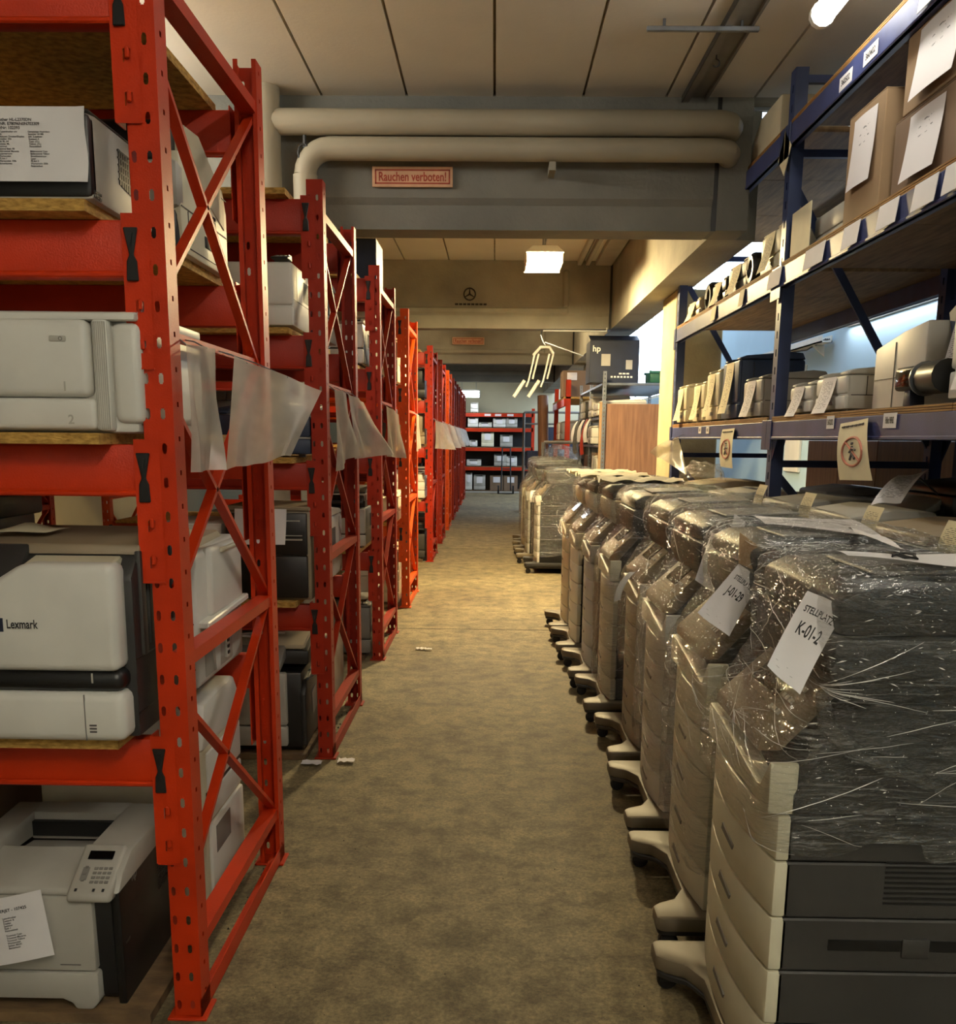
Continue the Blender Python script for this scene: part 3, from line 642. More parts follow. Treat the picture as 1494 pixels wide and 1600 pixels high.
# top shelf: grey-sided printer behind a large data sheet
t = thing('laser_printer', 'grey and black laser printer on the top shelf with a white data sheet', 'printer', (-1.082, 2.45, Z_A))
part('body', bev(prism([(-.19, .0), (-.19, .18), (-.15, .185), (.19, .185), (.19, 0)], 'x', -.18, .18), .01, 2), 'light_grey', t)
part('front_door', rbox(-.18, .18, -.196, -.16, .004, .18, .012), 'black', t)
part('top_cover', bev(box(-.176, .176, -.18, .185, .183, .192), .004, 1), 'charcoal', t)
part('side_vent', join(*[box(.179, .182, -.03 + k * .014, -.02 + k * .014, .07 - k * .002, .15 - k * .002) for k in range(6)], *[box(.1795, .1825, -.035, .05, .08 + k * .016, .084 + k * .016) for k in range(5)]), 'black', t, smooth=False)
part('side_vent', join(*[box(.179, .182, -.185 + k * .007, -.181 + k * .007, .006 + j * .009, .012 + j * .009) for k in range(6) for j in range(2)]), 'charcoal', t, smooth=False)
_w, _h = .25, .157
def f_bro(u, v):
    return (-.07 + u * _w + .003 * math.sin(6 * v), -.206 - .014 * (1 - v) ** 1.3 + .006 * max(0, u - .93) * 14 * (.4 - v), .03 + v * _h)
sheet('data_sheet', f_bro, 'paper', t, 'white sheet listing the printer data', 12, 8)
def lines(par, fn, W, H, x, y0, dy, rows, sz, m='ink'):
    for i, s in enumerate(rows):
        if s: text_on('print', s, sz, m, par, fn, W, H, x, y0 - i * dy, 'LEFT')
x0b = .008
lines(t, f_bro, _w, _h, .054, .129, .0085, ['Brother HL-L2370DN', 'SRNR: E78096N0N703309', 'ArtNr: 102393'], .0088)
lines(t, f_bro, _w, _h, .054, .104, .00515, ['Art: Laserdrucker s/w', 'Filiale', 'Funktionen: Drucker/Duplex', 'Hersteller: 350', 'Blatt: BL A4', 'Magenta: ML', 'Trommel', 'Maximal Blatt: 80', 'Bildtrommel Magenta', 'Fuserwarnung', 'Wartungskit', 'PS Art 1', 'Wartungskit 100k', 'Bemerkungen'], .0052)
lines(t, f_bro, _w, _h, .124, .104, .00515, ['Geraetetyp: Hochglanz', 'Speicher: 64 MB', 'inkl. Zubehoer', 'Zustand: A', 'Cyan: (CL)', 'Yellow: (YL)', 'Fixiereinheit', '', 'Bildtrommel Cyan', 'Bildtrommel Yellow', 'Einzelblatteinzug', 'Laser', 'PS Art 2', 'Wartungskit 500k', 'Fixiereinheit'], .0052)
# top shelf, far side: white printer with black head and foot
t = thing('laser_printer', 'tall white printer with black top and base behind the cross braces', 'printer', (-1.13, 3.1, Z_A))
part('body', bev(prism([(-.24, .09), (-.24, .27), (.2, .27), (.24, .2), (.24, .0), (-.22, .0)], 'x', -.22, .235), .008, 2), 'cream', t)
part('front_door', rbox(-.225, .236, -.262, -.2, .115, .245, .02), 'light_grey', t)
part('base', rbox(-.225, .225, -.255, -.19, .0, .118, .02), 'black', t)
part('top_cover', bev(prism([(-.25, .235), (-.25, .34), (-.2, .36), (.05, .36), (.14, .27), (.14, .235)], 'x', -.225, .21), .015, 2), 'black', t)
part('side_cover', bev(prism([(-.19, .24), (-.19, .35), (-.05, .36), (.16, .265), (.2, .2), (.2, .14)], 'x', .205, .238), .004, 1), 'beige', t)
part('side_vent', join(*[box(.234, .237, -.12 + k * .011, -.115 + k * .011, .19, .225) for k in range(7)], *[box(.234, .237, .02 + k * .011, .025 + k * .011, .11, .16) for k in range(8)]), 'charcoal', t, smooth=False)
part('side_handle', bev(box(.23, .2385, -.02, .07, .05, .085), .01, 2), 'black', t)
part('seam', join(box(.2352, .2372, -.24, .23, .122, .125), box(.2352, .2372, -.18, -.177, .02, .12), box(.2352, .2372, -.17, .12, .018, .02), box(.2352, .2372, -.2, .23, .238, .241)), 'graphite', t, smooth=False)
# middle shelf: big white laser printer
t = thing('laser_printer', 'big white laser printer on the middle shelf of the nearest red rack', 'printer', (-1.14, 2.56, Z_B))
part('body', bev(prism([(-.235, .0), (-.235, .25), (-.2, .27), (.25, .27), (.25, .0)], 'x', -.29, .29), .012, 2), 'white', t)
fd = part('front_door', rbox(-.3, .19, -.268, -.22, .083, .262, .02, 3), 'white', t)
dr = part('paper_drawer', rbox(-.3, .2, -.268, -.22, .006, .08, .014, 3), 'white', t)
part('corner_pillar', rbox(.196, .235, -.262, -.2, .004, .262, .01), 'white', t)
part('corner_ribs', join(*[box(.2 + k * .0046, .2022 + k * .0046, -.2635, -.26, .01, .255) for k in range(7)]), 'light_grey', t, smooth=False)
part('side_cover', rbox(.235, .305, -.25, .24, .022, .256, .02, 3), 'white', t)
part('top_cover', bev(prism([(-.262, .258), (-.258, .276), (-.2, .284), (.25, .284), (.25, .258)], 'x', -.3, .3), .006, 2), 'white', t)
part('release_button', bev(box(.1, .14, -.271, -.264, .208, .222), .005, 2), 'light_grey', fd)
part('button_ring', tube([(.128 + .004 * math.cos(k * PI / 6), -.2715, .215 + .004 * math.sin(k * PI / 6)) for k in range(13)], .0006, 5), 'graphite', fd)
text('number', '1', .03, 'light_grey', fd, T(.13, -.2686, .106) @ FRONT); text('number', '2', .03, 'light_grey', dr, T(.14, -.2686, .03) @ FRONT)
part('keyboard_tray', bev(xf(box(-.3, .02, -.05, .16, 0, .016), T(0, -.02, .287) @ Matrix.Rotation(.04, 4, 'X')), .004, 1), 'slate_blue', t)
paper_on(t, .1, .24, -.275, x=-.1, lw=.13, lh=.16, m='paper', drop=.012)
LX_ = lambda px, py: at_y(px, py, 2.206) - Vector((-1.105, 0, Z_C))
# lower shelf: white and charcoal multifunction printer with lettering
t = thing('office_printer', 'white and charcoal office printer with black band on the lower shelf', 'printer', (-1.105, 2.47, Z_C))
part('body', bev(prism([(-.2, .0), (-.2, .40), (-.15, .455), (.25, .47), (.25, .0)], 'x', -.24, .235), .01, 2), 'charcoal', t)
fp = part('front_cover', bev(prism([(-.28, .178), (.215, .178), (.215, .44), (-.005, .44), (-.07, .4), (-.1, .388), (-.28, .388)], 'y', -.262, -.18), .022, 3), 'white', t)
part('top_slope', bev(prism([(-.24, .435), (-.17, .45), (-.15, .44), (-.15, .42)], 'x', -.01, .2), .004, 1), 'cream', t)
part('band', rbox(-.28, .218, -.255, -.15, .128, .18, .02, 3), 'black', t)
part('paper_drawer', bev(box(-.28, .222, -.262, -.15, .004, .128), .024, 3), 'white', t)
part('drawer_seam', box(LX_(131, 1110).x, LX_(131, 1110).x + .0025, -.2628, -.26, .01, .124), 'mid_grey', t, smooth=False)
cp = part('control_panel', bev(prism([(-.25, .36), (-.255, .38), (-.15, .475), (-.12, .475), (-.12, .4)], 'x', -.28, -.03), .008, 2), 'charcoal', t)
part('keypad', join(*[xf(bev(box(-.011, .011, -.006, .006, 0, .004), .002, 1), T(-.2 + i * .028, -.232 + j * .019, .404 + j * .0172) @ Matrix.Rotation(.735, 4, 'X')) for i in range(4) for j in range(4)]), 'mid_grey', cp)
part('top_cover', bev(prism([(-.16, .45), (-.15, .475), (.24, .485), (.25, .45)], 'x', -.25, .24), .006, 2), 'taupe', t)
part('logo', prism([(LX_(4, 975).x - .04, LX_(4, 987).z), (LX_(4, 975).x, LX_(4, 987).z), (LX_(4, 975).x, LX_(4, 966).z), (LX_(4, 975).x - .04, LX_(4, 966).z)], 'y', -.2645, -.262), 'navy', t, smooth=False)
text('lettering', 'Lexmark', .03, 'ink', t, T(LX_(34, 976).x, -.2645, LX_(34, 976).z) @ FRONT, xs=.7)
text('number', '1', .034, 'light_grey', t, T(LX_(142, 1062).x, -.2565, LX_(142, 1062).z) @ FRONT)
part('mark', join(*[box(LX_(140, 1140).x, LX_(151, 1140).x, -.2632, -.262, .03 + k * .008, .034 + k * .008) for k in range(3)]), 'ink_grey', t, smooth=False)
part('side_rail', join(rbox(.228, .243, -.16, -.13, .2, .46, .004), rbox(.228, .243, -.11, -.07, .22, .465, .004), rbox(.228, .246, -.02, .03, .19, .3, .006), rbox(.228, .24, .07, .11, .25, .46, .004)), 'graphite', t)
part('side_seam', join(box(.2345, .2365, -.2, .25, .196, .2), box(.2345, .2365, -.2, .25, .06, .064)), 'black', t, smooth=False)
t2 = thing('paper_sheet', 'crumpled sheet lying on top of the office printer with the black band', 'paper', (-1.12, 2.5, Z_C + .487))
sheet('sheet', lambda u, v: (-.16 + u * .14, -.08 + v * .14, .004 + .02 * math.exp(-((u - .45) ** 2 + (v - .5) ** 2) * 9)), 'paper_warm', t2)
# behind it: copier seen from its side, and dark machines in the depth of the shelf
t = thing('copier', 'white copier with grey side trays behind the braces of the nearest rack', 'copier', (-1.16, 2.98, Z_C))
part('body', bev(prism([(-.26, .0), (-.26, .40), (.2, .42), (.25, .38), (.25, 0)], 'x', -.25, .30), .02, 3), 'white', t)
part('side_door', rbox(.285, .318, -.15, .2, .2, .41, .02, 3), 'white', t)
part('door_grip', rbox(.31, .326, -.06, .16, .385, .4, .006), 'cream', t)
part('side_ledge', bev(prism([(-.24, .18), (-.24, .2), (.22, .215), (.22, .195)], 'x', .29, .33), .004, 1), 'white', t)
part('side_recess', rbox(.27, .304, -.2, .1, .02, .175, .01), 'light_grey', t)
part('bypass_tray', join(prism([(-.12, .03), (-.08, .03), (-.06, .16), (-.14, .16)], 'x', .3, .312), prism([(.0, .04), (.03, .04), (.05, .16), (.0, .16)], 'x', .3, .31)), 'white', t)
part('side_vent', join(*[box(.3105, .313, .01, .03, .05 + k * .02, .06 + k * .02) for k in range(5)]), 'charcoal', t, smooth=False)
part('top_cover', bev(prism([(-.24, .40), (-.22, .43), (.1, .44), (.16, .41)], 'x', -.25, .27), .01, 2), 'beige', t)
laser('laser_printer', 'black printer standing in the dark behind the black-banded office printer', (-1.75, 2.95, Z_C), 0, .5, .42, .62, 'black', 'charcoal', scan=True)
# floor: grey and black colour laser printer
t = thing('laser_printer', 'grey and black laser printer with keypad on the floor of the nearest rack', 'printer', (-1.2, 2.56, Z_F))
W = .225
part('body', bev(prism([(-.215, .03), (-.225, .31), (.2, .3), (.2, .0), (-.18, .0)], 'x', -.22, .2), .008, 2), 'black', t)
part('side_panel', bev(prism([(-.215, .0), (-.225, .34), (-.18, .385), (.17, .405), (.2, .36), (.2, .0)], 'x', .198, .222), .006, 2), 'black', t)
fd = part('front_door', bev(prism([(-.24, .112), (.155, .112), (.155, .325), (-.24, .325)], 'y', -.242, -.2), .006, 2), 'light_grey', t)
dr = part('paper_drawer', bev(prism([(-.24, .03), (.06, .03), (.085, .018), (.095, 0), (.14, 0), (.16, .025), (.16, .108), (-.24, .108)], 'y', -.245, -.19), .008, 2), 'light_grey', t)
part('top_frame', bev(prism([(-.235, .33), (-.2, .375), (-.13, .41), (.19, .418), (.2, .38), (.1, .34)], 'x', .1, .226), .008, 2), 'light_grey', t)
part('top_frame', bev(prism([(-.2, .36), (-.13, .405), (.19, .418), (.2, .38), (.1, .34)], 'x', -.24, -.16), .008, 2), 'light_grey', t)
part('rear_cover', bev(prism([(.11, .33), (.12, .412), (.19, .42), (.205, .36)], 'x', -.17, .11), .006, 2), 'light_grey', t)
part('front_lip', bev(prism([(-.24, .325), (-.235, .345), (-.06, .39), (-.05, .33)], 'x', -.24, .11), .012, 3), 'light_grey', t)
part('output_well', prism([(-.075, .375), (.0, .34), (.115, .325), (.115, .3), (-.075, .3)], 'x', -.165, .108), 'light_grey', t, smooth=False)
part('output_slot', box(-.16, .105, .1, .118, .345, .39), 'black', t, smooth=False)
cp = part('control_panel', bev(prism([(-.262, .318), (-.262, .34), (-.12, .425), (-.11, .40), (-.2, .31)], 'x', .095, .212), .01, 3), 'light_grey', t)
RT = Matrix.Rotation(math.atan2(.085, .142), 4, 'X')
def onp(s, x, k, lift=.0): return xf(s, T(x, -.262 + .142 * k, .34 + .085 * k) @ RT @ T(0, 0, lift))
part('display', onp(bev(box(-.034, .034, -.014, .014, 0, .004), .002, 1), .153, .75), 'screen', cp)
part('keypad', join(*[onp(bev(box(-.0052, .0052, -.004, .004, 0, .003), .001, 1), .152 + i * .013, .5 - j * .085) for i in range(4) for j in range(4)]), 'mid_grey', cp)
part('arrow_pad', join(onp(bev(box(-.009, .009, -.02, .02, 0, .0015), .001, 1), .126, .4), *[onp(box(-.004, .004, -.003, .003, 0, .003), .126, k) for k in (.28, .4, .52)]), 'mid_grey', cp)
part('status_lamp', join(*[onp(box(-.003, .003, -.004, .004, 0, .002), x, .1) for x in (.118, .165, .19)]), 'ink', cp, smooth=False)
text('lettering', 'hp', .04, 'mid_grey', t, T(.2235, -.12, .335) @ RIGHTF)
part('side_vent', join(*[box(.2215, .2235, .06 + i * .011, .067 + i * .011, .2 + j * .013, .208 + j * .013) for i in range(9) for j in range(9)]), 'graphite', t, smooth=False)
part('side_badge', box(.221, .223, -.2, -.17, .17, .178), 'graphite', t, smooth=False)
part('print', box(.06, .115, -.2428, -.241, .13, .133), 'ink_grey', fd, smooth=False)
def f_flr(u, v):
    c, s = math.cos(.2), math.sin(.2); a, b = (u - 1) * .26, (v - .5) * .175
    return (.05 + a * c - b * s, -.262 - .02 * (1 - v) - .012 * math.sin(3 * u) + .02 * max(0, u - .85) * (v - .4), .27 + a * s + b * c)
sheet('data_sheet', f_flr, 'paper', t, 'tilted white data sheet', 12, 8)
lines(t, f_flr, .26, .175, .13, .14, .01, ['LASERJET - 107425'], .011)
lines(t, f_flr, .26, .175, .15, .12, .0066, ['Laserdrucker', 'Zustand: B', 'Duplex', 'Speicher', 'Fach 1', 'Fixiereinheit', '', 'Trommel Cyan', 'Trommel Magenta', 'Trommel Yellow', 'Wartungskit', 'Seiten: 80241', 'Bemerkung'], .0068)
# floor, far side
t = thing('laser_printer', 'beige printer with ribbed back standing on the floor behind the keypad printer', 'printer', (-1.11, 3.02, Z_F), 0)
part('body', bev(box(-.3, .22, -.2, .22, .0, .56), .015, 2), 'beige', t)
part('rear_ribs', join(*[box(-.14 + k * .0165, -.133 + k * .0165, -.207, -.199, .46, .53) for k in range(17)]), 'light_grey', t, smooth=False)
part('side_panel', join(rbox(.215, .228, -.18, .2, .42, .545, .01), rbox(.215, .228, -.18, .2, .32, .405, .008), rbox(.215, .232, -.18, .2, .02, .31, .01)), 'white', t)
part('side_gap', box(.2195, .2225, -.19, .21, .405, .42), 'black', t, smooth=False)
part('side_recess', box(.229, .2335, -.14, .02, .2, .29), 'mid_grey', t, smooth=False)
part('top_cover', bev(prism([(-.2, .555), (-.16, .7), (.18, .71), (.22, .66), (.22, .555)], 'x', -.3, .22), .015, 2), 'white', t)
part('top_insert', box(-.22, .15, -.12, .15, .705, .716), 'mid_grey', t, smooth=False)
carton('brown carton in the dark left of the ribbed printer', (-1.78, 2.95, Z_F), 0, .5, .4, .5, 'card')
# ------------------------------------------------------------------ second red rack
ZL = [.03, .79, 1.456, 2.026, 2.606]
laser('laser_printer', 'white printer with black edge strip, upper shelf of the second rack', (-1.09, 4.68, ZL[3]), 0, .36, .46, .29, 'white', 'charcoal', tray=False, drawers=1)
t = thing('office_printer', 'black desktop printer with grey side on the low shelf of the second rack', 'printer', (-1.06, 4.66, ZL[1]))
part('body', bev(prism([(-.2, 0), (-.2, .42), (.2, .42), (.24, .36), (.24, 0)], 'x', -.2, .205), .008, 2), 'taupe', t)
part('front_door', rbox(-.19, .19, -.222, -.18, .215, .41, .006), 'black', t)
part('paper_drawer', rbox(-.19, .19, -.225, -.18, .012, .21, .006), 'black', t)
part('paper_slot', join(box(-.17, .17, -.235, -.222, .285, .292), box(-.17, .17, -.232, -.222, .305, .309)), 'light_grey', t, smooth=False)
part('badge', box(.06, .16, -.2235, -.221, .372, .378), 'light_grey', t, smooth=False)
part('top_cover', bev(box(-.2, .205, -.21, .235, .418, .44), .006, 1), 'taupe', t)
paper_on(t, .3, .43, -.226, x=-.02, lw=.24, lh=.16, m='paper', drop=.05)
t = thing('white_printer', 'white printer standing left of the black desktop printer, second rack', 'printer', (-1.42, 4.66, ZL[1]))
part('body', rbox(-.15, .15, -.2, .2, 0, .36, .012), 'white', t); part('front_door', rbox(-.15, .15, -.21, -.18, .12, .35, .01), 'white', t); part('paper_drawer', rbox(-.15, .15, -.212, -.18, .006, .115, .01), 'white', t)
part('door_seam', box(-.14, .14, -.2115, -.209, .26, .263), 'graphite', t, smooth=False)
# floor: grey and charcoal multifunction printer with papers on top
t = thing('office_printer', 'grey and charcoal multifunction printer on the floor under the second rack', 'printer', (-1.16, 4.72, .03))
part('body', bev(prism([(-.24, .02), (-.24, .4), (.22, .42), (.25, .3), (.25, 0), (-.2, 0)], 'x', -.3, .24), .012, 2), 'black', t)
part('front_door', rbox(-.3, .17, -.268, -.2, .14, .4, .01), 'light_grey', t)
part('paper_drawer', rbox(-.3, .17, -.268, -.2, .035, .135, .01), 'light_grey', t)
part('side_cover', bev(prism([(-.24, .03), (-.26, .3), (-.2, .36), (.2, .38), (.22, .05)], 'x', .235, .262), .01, 2), 'charcoal', t)
part('side_window', xf(bev(box(-.002, .004, -.05, .05, -.06, .06), .002, 1), T(.262, -.05, .22) @ Matrix.Rotation(.2, 4, 'X')), 'mid_grey', t)
part('side_grip', tube([(.262, -.2, .36), (.29, -.12, .37), (.29, .0, .4), (.262, .06, .42)], .008, 6), 'steel', t)
part('scanner', bev(prism([(-.2, .43), (-.2, .5), (.24, .6), (.25, .44)], 'x', -.29, .27), .012, 2), 'charcoal', t)
part('control_panel', bev(prism([(-.34, .42), (-.35, .44), (-.2, .53), (-.18, .46)], 'x', -.25, .16), .01, 2), 'mid_grey', t)
part('scanner_lid', bev(prism([(-.2, .505), (.24, .605), (.24, .625), (-.2, .525)], 'x', -.29, .25), .006, 1), 'beige', t)
part('output_tray', join(rbox(.13, .16, -.02, .25, .59, .68, .006), rbox(-.1, .14, .22, .25, .6, .7, .006)), 'beige', t)
for k in range(3):
    single('paper_bundle', ['lowest printed sheets fanned on the multifunction printer, second rack', 'middle printed sheets fanned on the multifunction printer, second rack', 'dark folder lying across the sheets on the multifunction printer'][k], 'paper',
           bev(xf(box(-.13, .13, -.09, .09, 0, .012), Matrix.Rotation(.22, 4, 'X') @ Matrix.Rotation(.25 * k - .2, 4, 'Z')), .002, 1), ['paper', 'paper', 'black'][k], loc=(-1.18 + .03 * k, 4.66, .6 + .018 * k))
t = thing('computer_tower', 'narrow beige tower with three dark buttons on the floor by the second upright', 'computer', (-.98, 5.2, .03))
part('case', rbox(-.1, .12, -.12, .2, 0, .42, .008), 'beige', t); part('button', join(*[box(.0, .03, -.124, -.119, .3 - k * .035, .32 - k * .035) for k in range(3)]), 'navy', t, smooth=False)
laser('laser_printer', 'slate grey printer on the middle shelf of the second rack behind the sleeve', (-1.08, 4.72, ZL[2]), 0, .46, .46, .25, 'slate_blue', 'charcoal', side='light_grey')
# ------------------------------------------------------------------ generic stock of the other racks, each with its own shelf and side
def stock(i, lv, far, x, desc, w, d, h, shell, trim, side=None, scan=False, dr=1, det=True, cat=None, paper=None):
    y = RY[i] + (.26 if not far else .74); z = ZL[lv] if i else [Z_F, Z_C, Z_B, Z_A][lv]
    L = ['floor', 'low shelf', 'middle shelf', 'upper shelf', 'top'][lv]
    laser('laser_printer', '%s on the %s of the %s rack, %s side' % (desc, L, NTH[i], 'far' if far else 'near'), (XR - x - w / 2, y, z), PI if far else 0, w, d, h, shell, trim, side=side, scan=scan, drawers=dr, vent=det, detail=det, group='printers stored on the red racks',
          sheet_=dict(lw=w * .5, lh=h * .5) if paper else None)
stock(1, 3, 1, .1, 'pale printer', .4, .42, .34, 'light_grey', 'charcoal', None, False, 1)
stock(1, 1, 1, .09, 'white two-drawer printer', .42, .42, .4, 'white', 'charcoal', None, False, 2)
stock(1, 0, 1, .36, 'squat light grey printer', .44, .44, .4, 'light_grey', 'charcoal', None, False, 2)
stock(1, 2, 1, .3, 'dim grey printer', .42, .42, .33, 'mid_grey', 'charcoal')
stock(2, 3, 0, .12, 'black and white printer', .36, .42, .33, 'white', 'black', 'black', False, 1)
stock(2, 2, 0, .5, 'grey printer', .4, .42, .3, 'light_grey', 'charcoal')
stock(2, 1, 0, .12, 'tall white and charcoal printer', .4, .44, .42, 'light_grey', 'charcoal', 'charcoal', True)
stock(2, 0, 0, .09, 'charcoal printer with rounded shell', .44, .46, .4, 'mid_grey', 'charcoal', 'charcoal', False, 1)
stock(2, 0, 1, .1, 'cream printer', .42, .42, .55, 'cream', 'charcoal', None, False, 3)
stock(2, 1, 1, .1, 'cream printer', .42, .42, .34, 'cream', 'charcoal')
stock(2, 3, 1, .1, 'beige printer', .42, .42, .42, 'beige', 'charcoal')
stock(3, 3, 0, .1, 'yellowed tall printer', .36, .42, .42, 'cream', 'charcoal', None, False, 2)
stock(3, 1, 0, .1, 'yellowed small printer', .4, .42, .28, 'cream', 'mid_grey')
stock(3, 0, 0, .1, 'round-shouldered beige printer', .4, .42, .55, 'beige', 'taupe', None, False, 3)
stock(3, 2, 0, .14, 'dark printer', .4, .42, .36, 'charcoal', 'black')
stock(3, 3, 1, .1, 'cream printer', .4, .42, .34, 'cream', 'charcoal')
stock(4, 3, 0, .1, 'black printer', .44, .42, .4, 'black', 'charcoal')
stock(4, 2, 0, .1, 'grey wrapped printer', .44, .42, .42, 'taupe', 'charcoal')
stock(4, 1, 0, .1, 'white box-shaped printer', .44, .42, .36, 'white', 'charcoal', None, False, 2)
stock(4, 0, 0, .1, 'dark grey printer', .44, .42, .5, 'graphite', 'black', None, True)
for i in (5, 6, 7):
    stock(i, 3, 0, .12, ['grey', 'white', 'black'][i - 5] + ' printer', .42, .42, .34, ['mid_grey', 'white', 'black'][i - 5], 'charcoal', det=False)
    stock(i, 1, 0, .12, ['white', 'black', 'grey'][i - 5] + ' printer', .42, .42, .34, ['white', 'black', 'mid_grey'][i - 5], 'charcoal', det=False)
    stock(i, 0, 0, .12, ['dark', 'grey', 'white'][i - 5] + ' printer', .42, .42, .4, ['charcoal', 'mid_grey', 'white'][i - 5], 'charcoal', det=False)
carton('black carton on top of the third red rack', (-1.05, 7.2, ZL[4]), 0, .42, .4, .3, 'navy', tape=False)
# paper scraps on the floor beside the racks
for k, (x, y, s) in enumerate(((-.7, 4.42, .05), (-.86, 4.38, .06), (-.53, 6.95, .045), (-.47, 6.93, .03))):
    v, U = grid(lambda u, w: (x + (u - .5) * s * 1.6, y + (w - .5) * s, .006 + .012 * abs(math.sin(7 * u + 5 * w + k))), 5, 4)
    single('paper_scrap', ['crumpled paper scrap at the foot of the second rack', 'flat paper scrap under the foot of the second rack', 'larger white paper scrap on the aisle floor by the third rack', 'smaller white paper scrap on the aisle floor by the third rack'][k], 'scrap', v, 'paper')
# grit along the floor rails
gv, gf = [], []
for y0 in RY[:4]:
    for k in range(90):
        s = random.uniform(.002, .007); x = XR - .02 + random.gauss(0, .02); y = y0 + random.uniform(.03, 1.0)
        if x > XR - .006: x = XR - .012
        n = len(gv); gv += [(x - s, y - s, .001), (x + s, y - s, .001), (x, y + s, .001), (x, y, .001 + s * 1.4)]; gf += [(n, n + 2, n + 1), (n, n + 1, n + 3), (n + 1, n + 2, n + 3), (n + 2, n, n + 3)]
for k in range(160):
    s = random.uniform(.001, .003); x = random.uniform(-.75, .45); y = random.uniform(2.2, 9)
    n = len(gv); gv += [(x - s, y - s, 0), (x + s, y - s, 0), (x, y + s, 0), (x, y, s * 1.2)]; gf += [(n, n + 2, n + 1), (n, n + 1, n + 3), (n + 1, n + 2, n + 3), (n + 2, n, n + 3)]
o = single('floor_grit', 'dark grit and crumbs scattered along the rack feet', 'grit', (gv, gf), 'grime', smooth=False); o['kind'] = 'stuff'
# ================================================================== FLOOR COPIERS IN FILM (front towards local -Y at y = 0, +X local = side towards the camera)
def rr_dist(dx, dy, hx, hy, r=.05):
    """distance from the centre to a rounded rectangle along (dx, dy)"""
    k = 16.0
    return 1.0 / ((abs(dx) / hx) ** k + (abs(dy) / hy) ** k) ** (1 / k)
def film_shape(levels, seed, na=132, nz=64, amp=.008, top=True, skirt=0.):
    """levels: (z, x0, x1, y0, y1) from low to high; sharp creases run aslant round the machine"""
    V, F = [], []
    zs = []
    for a, b in zip(levels[:-1], levels[1:]):
        n = max(2, int(nz * (b[0] - a[0] + abs(b[3] - a[3]) * .6) / (levels[-1][0] - levels[0][0] + .15)))
        zs += [[p + (q - p) * k / n for p, q in zip(a, b)] for k in range(n)]
    zs.append(list(levels[-1]))
    rows = [(L, 1.0, 0.) for L in zs]
    if top:
        for s in (.97, .9, .8, .68, .54, .4, .25, .1): rows.append((levels[-1], s, .012 * (1 - s) ** .5))
    def ridge(x, y, z): return 1 - 2.2 * abs(noise.noise(Vector((x, y, z))))
    for j, (L, s, dz) in enumerate(rows):
        z, x0, x1, y0, y1 = L; cx, cy, hx, hy = (x0 + x1) / 2, (y0 + y1) / 2, (x1 - x0) / 2, (y1 - y0) / 2
        for k in range(na):
            a = 2 * PI * k / na; dx, dy = math.cos(a), math.sin(a); R = rr_dist(dx, dy, hx, hy) * s
            p = Vector((cx + dx * R, cy + dy * R, z + dz)); sk = p.z + .25 * (p.x + p.y)
            w = .5 * noise.noise(p * 7 + Vector((seed, 0, 0))) + .45 * ridge(p.x * 7 + seed, p.y * 7, sk * 30) + .3 * ridge(p.x * 22, p.y * 22 + seed, sk * 26) + .22 * noise.noise(p * 70)
            n = Vector((dx, dy, 0)) if s > .9 else Vector((0, 0, .8))
            q = p + n * (amp * (w + .55))
            if j == 0 and skirt: q.z += skirt * noise.noise(Vector((a * 2 + seed, 7, 1)))
            V.append(tuple(q))
    m = len(rows)
    for j in range(m - 1):
        for k in range(na):
            A, B, C, D = j * na + k, j * na + (k + 1) % na, (j + 1) * na + (k + 1) % na, (j + 1) * na + k
            F += [(A, B, C), (A, C, D)] if (j + k) % 2 else [(A, B, D), (B, C, D)]
    if top: F.append(tuple(range((m - 1) * na, m * na)))
    return V, F
def glint_pleats(V, na, seed, n_long, n_short):
    """taut pleats and specks on the film, whitened to imitate its glints"""
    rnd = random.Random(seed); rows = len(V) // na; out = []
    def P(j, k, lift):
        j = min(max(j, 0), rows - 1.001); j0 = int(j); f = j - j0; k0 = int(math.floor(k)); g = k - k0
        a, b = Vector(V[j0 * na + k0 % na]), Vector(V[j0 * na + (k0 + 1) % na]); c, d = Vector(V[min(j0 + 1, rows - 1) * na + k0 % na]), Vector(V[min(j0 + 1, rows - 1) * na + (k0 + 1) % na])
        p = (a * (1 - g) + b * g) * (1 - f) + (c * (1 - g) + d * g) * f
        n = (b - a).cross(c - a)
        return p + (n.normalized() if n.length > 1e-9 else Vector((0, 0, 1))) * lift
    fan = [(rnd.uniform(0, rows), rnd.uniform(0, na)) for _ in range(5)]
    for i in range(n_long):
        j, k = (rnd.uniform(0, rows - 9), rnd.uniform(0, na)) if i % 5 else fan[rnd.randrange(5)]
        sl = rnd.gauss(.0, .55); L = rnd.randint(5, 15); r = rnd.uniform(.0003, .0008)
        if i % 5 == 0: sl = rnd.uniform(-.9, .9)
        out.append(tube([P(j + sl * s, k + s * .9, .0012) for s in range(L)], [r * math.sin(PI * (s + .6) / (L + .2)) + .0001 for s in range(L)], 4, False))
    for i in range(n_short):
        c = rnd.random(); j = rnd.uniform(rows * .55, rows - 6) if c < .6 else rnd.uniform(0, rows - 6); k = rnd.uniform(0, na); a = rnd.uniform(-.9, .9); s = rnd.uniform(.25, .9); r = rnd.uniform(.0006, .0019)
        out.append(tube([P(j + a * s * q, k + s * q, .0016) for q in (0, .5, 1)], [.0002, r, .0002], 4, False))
    return join(*out)
